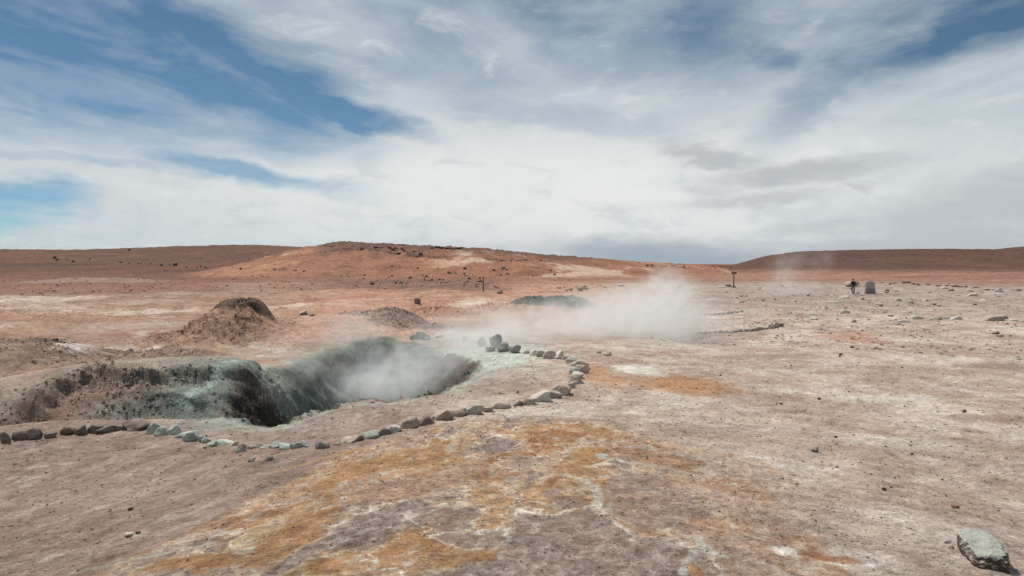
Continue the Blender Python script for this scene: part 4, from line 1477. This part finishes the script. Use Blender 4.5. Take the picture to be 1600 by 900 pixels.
# walking away from the viewer, right foot forward, both forearms raised in front
pel = (0, 0, .96)
hipL, hipR = (-.095, 0, .92), (.095, 0, .92)
kneeL, kneeR = (-.13, .10, .50), (.10, -.02, .50)
ankL, ankR = (-.085, -.12, .12), (.12, .02, .09)
toeL, toeR = (-.095, .02, .035), (.135, .17, .035)
chest, neck, head0, head1 = (0, .02, 1.34), (0, .02, 1.50), (0, .045, 1.60), (0, .05, 1.69)
shL, shR = (-.19, .01, 1.40), (.19, .01, 1.40)
elL, elR = (-.27, .02, 1.14), (.30, .03, 1.15)
wrL, wrR = (-.12, .24, 1.14), (.13, .25, 1.16)
paL, paR = (-.06, .29, 1.16), (.07, .30, 1.18)
ch = [([pel, (0, .01, 1.12), chest, neck, head0, head1], [(.14, .10), (.125, .09), (.15, .10), .055, (.075, .09), (.07, .085)]),
      ([pel, hipL, kneeL, ankL, toeL], [(.14, .10), .085, .055, .038, .03]),
      ([pel, hipR, kneeR, ankR, toeR], [(.14, .10), .085, .055, .038, .03]),
      ([chest, shL, elL, wrL, paL], [(.15, .10), .06, .042, .028, (.035, .02)]),
      ([chest, shR, elR, wrR, paR], [(.15, .10), .06, .042, .028, (.035, .02)])]
for (pa, sg) in ((paL, 1), (paR, -1)):
    for k in range(4):
        b = (pa[0] + sg * .02, pa[1] + .02, pa[2] + .03 - .02 * k)
        ch.append(([pa, b, (b[0] + sg * .03, b[1] + .03, b[2] - .004), (b[0] + sg * .045, b[1] + .022 - .004 * k, b[2] - .014)], [.03, .010, .009, .007]))
    ch.append(([pa, (pa[0] - sg * .005, pa[1] - .015, pa[2] + .045), (pa[0] + sg * .02, pa[1] - .01, pa[2] + .062)], [.03, .011, .009]))
skin_obj('body', ch, M_SKIN, fig, 2)
skin_obj('jacket', [([(0, 0, .93), (0, .01, 1.12), (0, .02, 1.33), (0, .02, 1.47)], [(.175, .125), (.16, .115), (.185, .13), .08]),
                    ([(0, .02, 1.33), shL, elL, (-.15, .20, 1.14)], [(.185, .13), .085, .065, .048]),
                    ([(0, .02, 1.33), shR, elR, (.16, .21, 1.16)], [(.185, .13), .085, .065, .048])], M_JACKET, fig, 2)
skin_obj('jeans', [([(0, 0, .98), hipL, kneeL, (-.09, -.11, .15)], [(.155, .115), .105, .075, .062]),
                   ([(0, 0, .98), hipR, kneeR, (.12, .015, .12)], [(.155, .115), .105, .075, .062])], M_JEANS, fig, 2)
skin_obj('shoe', [([(-.085, -.14, .10), (-.088, -.10, .06), toeL], [.045, .05, .036])], M_SHOE, fig, 2)
skin_obj('shoe', [([(.118, -.005, .09), (.122, .04, .05), toeR], [.045, .05, .036])], M_SHOE, fig, 2)


def hair_bm(bm):
    bmesh.ops.create_icosphere(bm, subdivisions=3, radius=1)
    for v in bm.verts:
        p = v.co
        v.co = Vector((p.x * .092, p.y * .112 + .03, p.z * .115 + 1.675))
    bmesh.ops.delete(bm, geom=[v for v in bm.verts if v.co.z < 1.60 or (v.co.y > .09 and v.co.z < 1.70)], context='VERTS')


hr_o = part('hair', hair_bm, M_HAIR, fig)
so = hr_o.modifiers.new('thick', 'SOLIDIFY'); so.thickness = .015


def face_bm(bm):
    for sx in (-1, 1):
        g = bmesh.ops.create_icosphere(bm, subdivisions=2, radius=1)
        for v in g['verts']: v.co = Vector((sx * .098 + v.co.x * .012, .045 + v.co.y * .022, 1.645 + v.co.z * .035))
    g = bmesh.ops.create_icosphere(bm, subdivisions=2, radius=1)
    for v in g['verts']: v.co = Vector((v.co.x * .016, .145 + v.co.y * .02, 1.635 + v.co.z * .028))


part('ears_and_nose', face_bm, M_SKIN, fig)

# ------------------------------------------------------------------ steam (real volumes)
def steam(name, lo, hi, puffs, density, label, nscale=.6, seed=0.0, thr=.40, step=1.0, col=(.96, .97, .96), aniso=.35):
    """One closed box; inside it the density is a sum of soft ellipsoids broken up by noise.
    puffs: (x, y, z, rx, ry, rz, strength)"""
    bm = bmesh.new()
    box_bm(bm, *[(a + b) / 2 for a, b in zip(lo, hi)], *[b - a for a, b in zip(lo, hi)])
    me = bpy.data.meshes.new(name); bm.to_mesh(me); bm.free()
    m = bpy.data.materials.new(name + '_vapour')
    m.use_nodes = True
    t = m.node_tree
    for nd in list(t.nodes): t.nodes.remove(nd)
    N = NT(t)
    out = N.new('ShaderNodeOutputMaterial')
    pv = N.new('ShaderNodeVolumePrincipled')
    pv.inputs['Color'].default_value = (*col, 1)
    pv.inputs['Anisotropy'].default_value = aniso
    geo = N.new('ShaderNodeNewGeometry')
    P = geo.outputs['Position']
    wv = N.noise(P, nscale * .8, 3, .5, out='Color')
    W = N.vm('ADD', P, N.vm('SCALE', N.vm('SUBTRACT', wv, (.5, .5, .5)), s=1.6 / nscale * .6))
    tot = None
    for (x, y, z, rx, ry, rz, st) in puffs:
        q = N.vm('LENGTH', N.vm('DIVIDE', N.vm('SUBTRACT', W, (x, y, z)), (rx, ry, rz)))
        g = N.m('MULTIPLY', N.ramp(q, 1.0, .0), st)
        tot = g if tot is None else N.m('ADD', tot, g)
    nz = N.noise(N.vm('ADD', N.vm('MULTIPLY', P, (.75, 1, 1.25)), (seed, 0, 0)), nscale, 6, .62, 1.0)
    br = N.ramp(nz, thr - .10, thr + .22)
    br2 = N.ramp(N.noise(W, nscale * 3.2, 6, .62, .8), .36, .62, .35, 1.25)
    dn = N.m('MULTIPLY', N.m('MULTIPLY', N.m('MULTIPLY', tot, br2), N.m('ADD', br, .04)), density)
    # die away towards the box walls
    ed = None
    sp = N.sep(P)
    for ax in range(3):
        L = (hi[ax] - lo[ax]) * .08
        e = N.m('MULTIPLY', N.ramp(sp[ax], lo[ax], lo[ax] + L) if ax != 2 else 1.0, N.ramp(sp[ax], hi[ax], hi[ax] - L))
        ed = e if ed is None else N.m('MULTIPLY', ed, e)
    N.put(pv.inputs['Density'], N.m('MULTIPLY', dn, ed))
    t.links.new(pv.outputs[0], out.inputs['Volume'])
    try:
        m.cycles.volume_step_rate = step
        m.cycles.volume_sampling = 'MULTIPLE_IMPORTANCE'
    except Exception:
        pass
    me.materials.append(m)
    put(me, name, None, label=label, kind='stuff')


def sp_(px, py, Y, rx, ry, rz, st):
    """puff centre by pixel and distance; radii in metres"""
    X, Y_, Z = onray(px, py, Y)
    return (X, Y_, Z, rx, ry, rz, st)


# 1. the steam in and over the crater
steam('steam', (-9.5, 15.5, -5.0), (5.5, 29.5, 1.6), [
    sp_(600, 600, 21.5, 1.7, 3.0, 1.4, 1.5), sp_(650, 580, 22.5, 2.0, 3.0, 1.3, 1.2), sp_(560, 606, 20.5, 1.2, 2.4, .9, .8), sp_(690, 556, 23.5, 2.4, 2.6, 1.2, .9),
    sp_(735, 542, 25.5, 2.8, 2.4, 1.1, 1.0), sp_(800, 532, 27, 3.0, 2.2, 1.0, .8), sp_(560, 520, 25.5, 1.8, 2.0, 1.2, .75), sp_(500, 560, 23.5, 2.2, 2.0, 1.1, .55), sp_(450, 590, 21, 1.8, 2.4, 1.0, .16)],
    .58, 'white steam rising out of the crater', .75, 0.0, .44, step=.7, col=(.90, .91, .90))
# 2. the big drifting cloud behind it
steam('steam', (-8.0, 24.5, -2.3), (15.5, 42.0, 3.2), [
    sp_(1045, 488, 33, 2.6, 6, 2.1, 1.5), sp_(985, 494, 33, 3.4, 6, 2.0, 1.5), sp_(920, 500, 32, 3.4, 5.5, 1.8, 1.2), sp_(850, 506, 31, 3.2, 5, 1.6, 1.0),
    sp_(770, 512, 30, 3.2, 5, 1.4, .9), sp_(705, 520, 29, 2.2, 4, 1.0, .5), sp_(1045, 452, 33, 1.5, 4, 1.5, .8), sp_(1065, 512, 32, 2.2, 5, 1.5, 1.3),
    sp_(985, 524, 30, 3.8, 5, 1.2, 1.2), sp_(880, 528, 30, 3.8, 5, 1.1, .9), sp_(1120, 500, 33, 2.2, 4, 1.1, .35), sp_(1040, 430, 33, .9, 3, 1.0, .6)],
    .50, 'broad white steam cloud drifting over the plain behind the crater', .8, 5.0, .46, step=.6, col=(.90, .895, .88))
# 3. thin plumes farther back
steam('steam', (22.0, 66.0, -2.0), (38.0, 80.0, 5.2), [
    sp_(1235, 455, 72, 3.6, 5, 3.2, .55), sp_(1225, 425, 72, 1.8, 5, 3.0, .5), sp_(1240, 405, 72, 1.6, 4, 2.2, .45), sp_(1280, 408, 73, 1.6, 4, 2.2, .40), sp_(1200, 480, 68, 3.5, 4, 2.2, .4)],
    .17, 'thin steam plume rising in front of the right hill', .35, 9.0, .40)
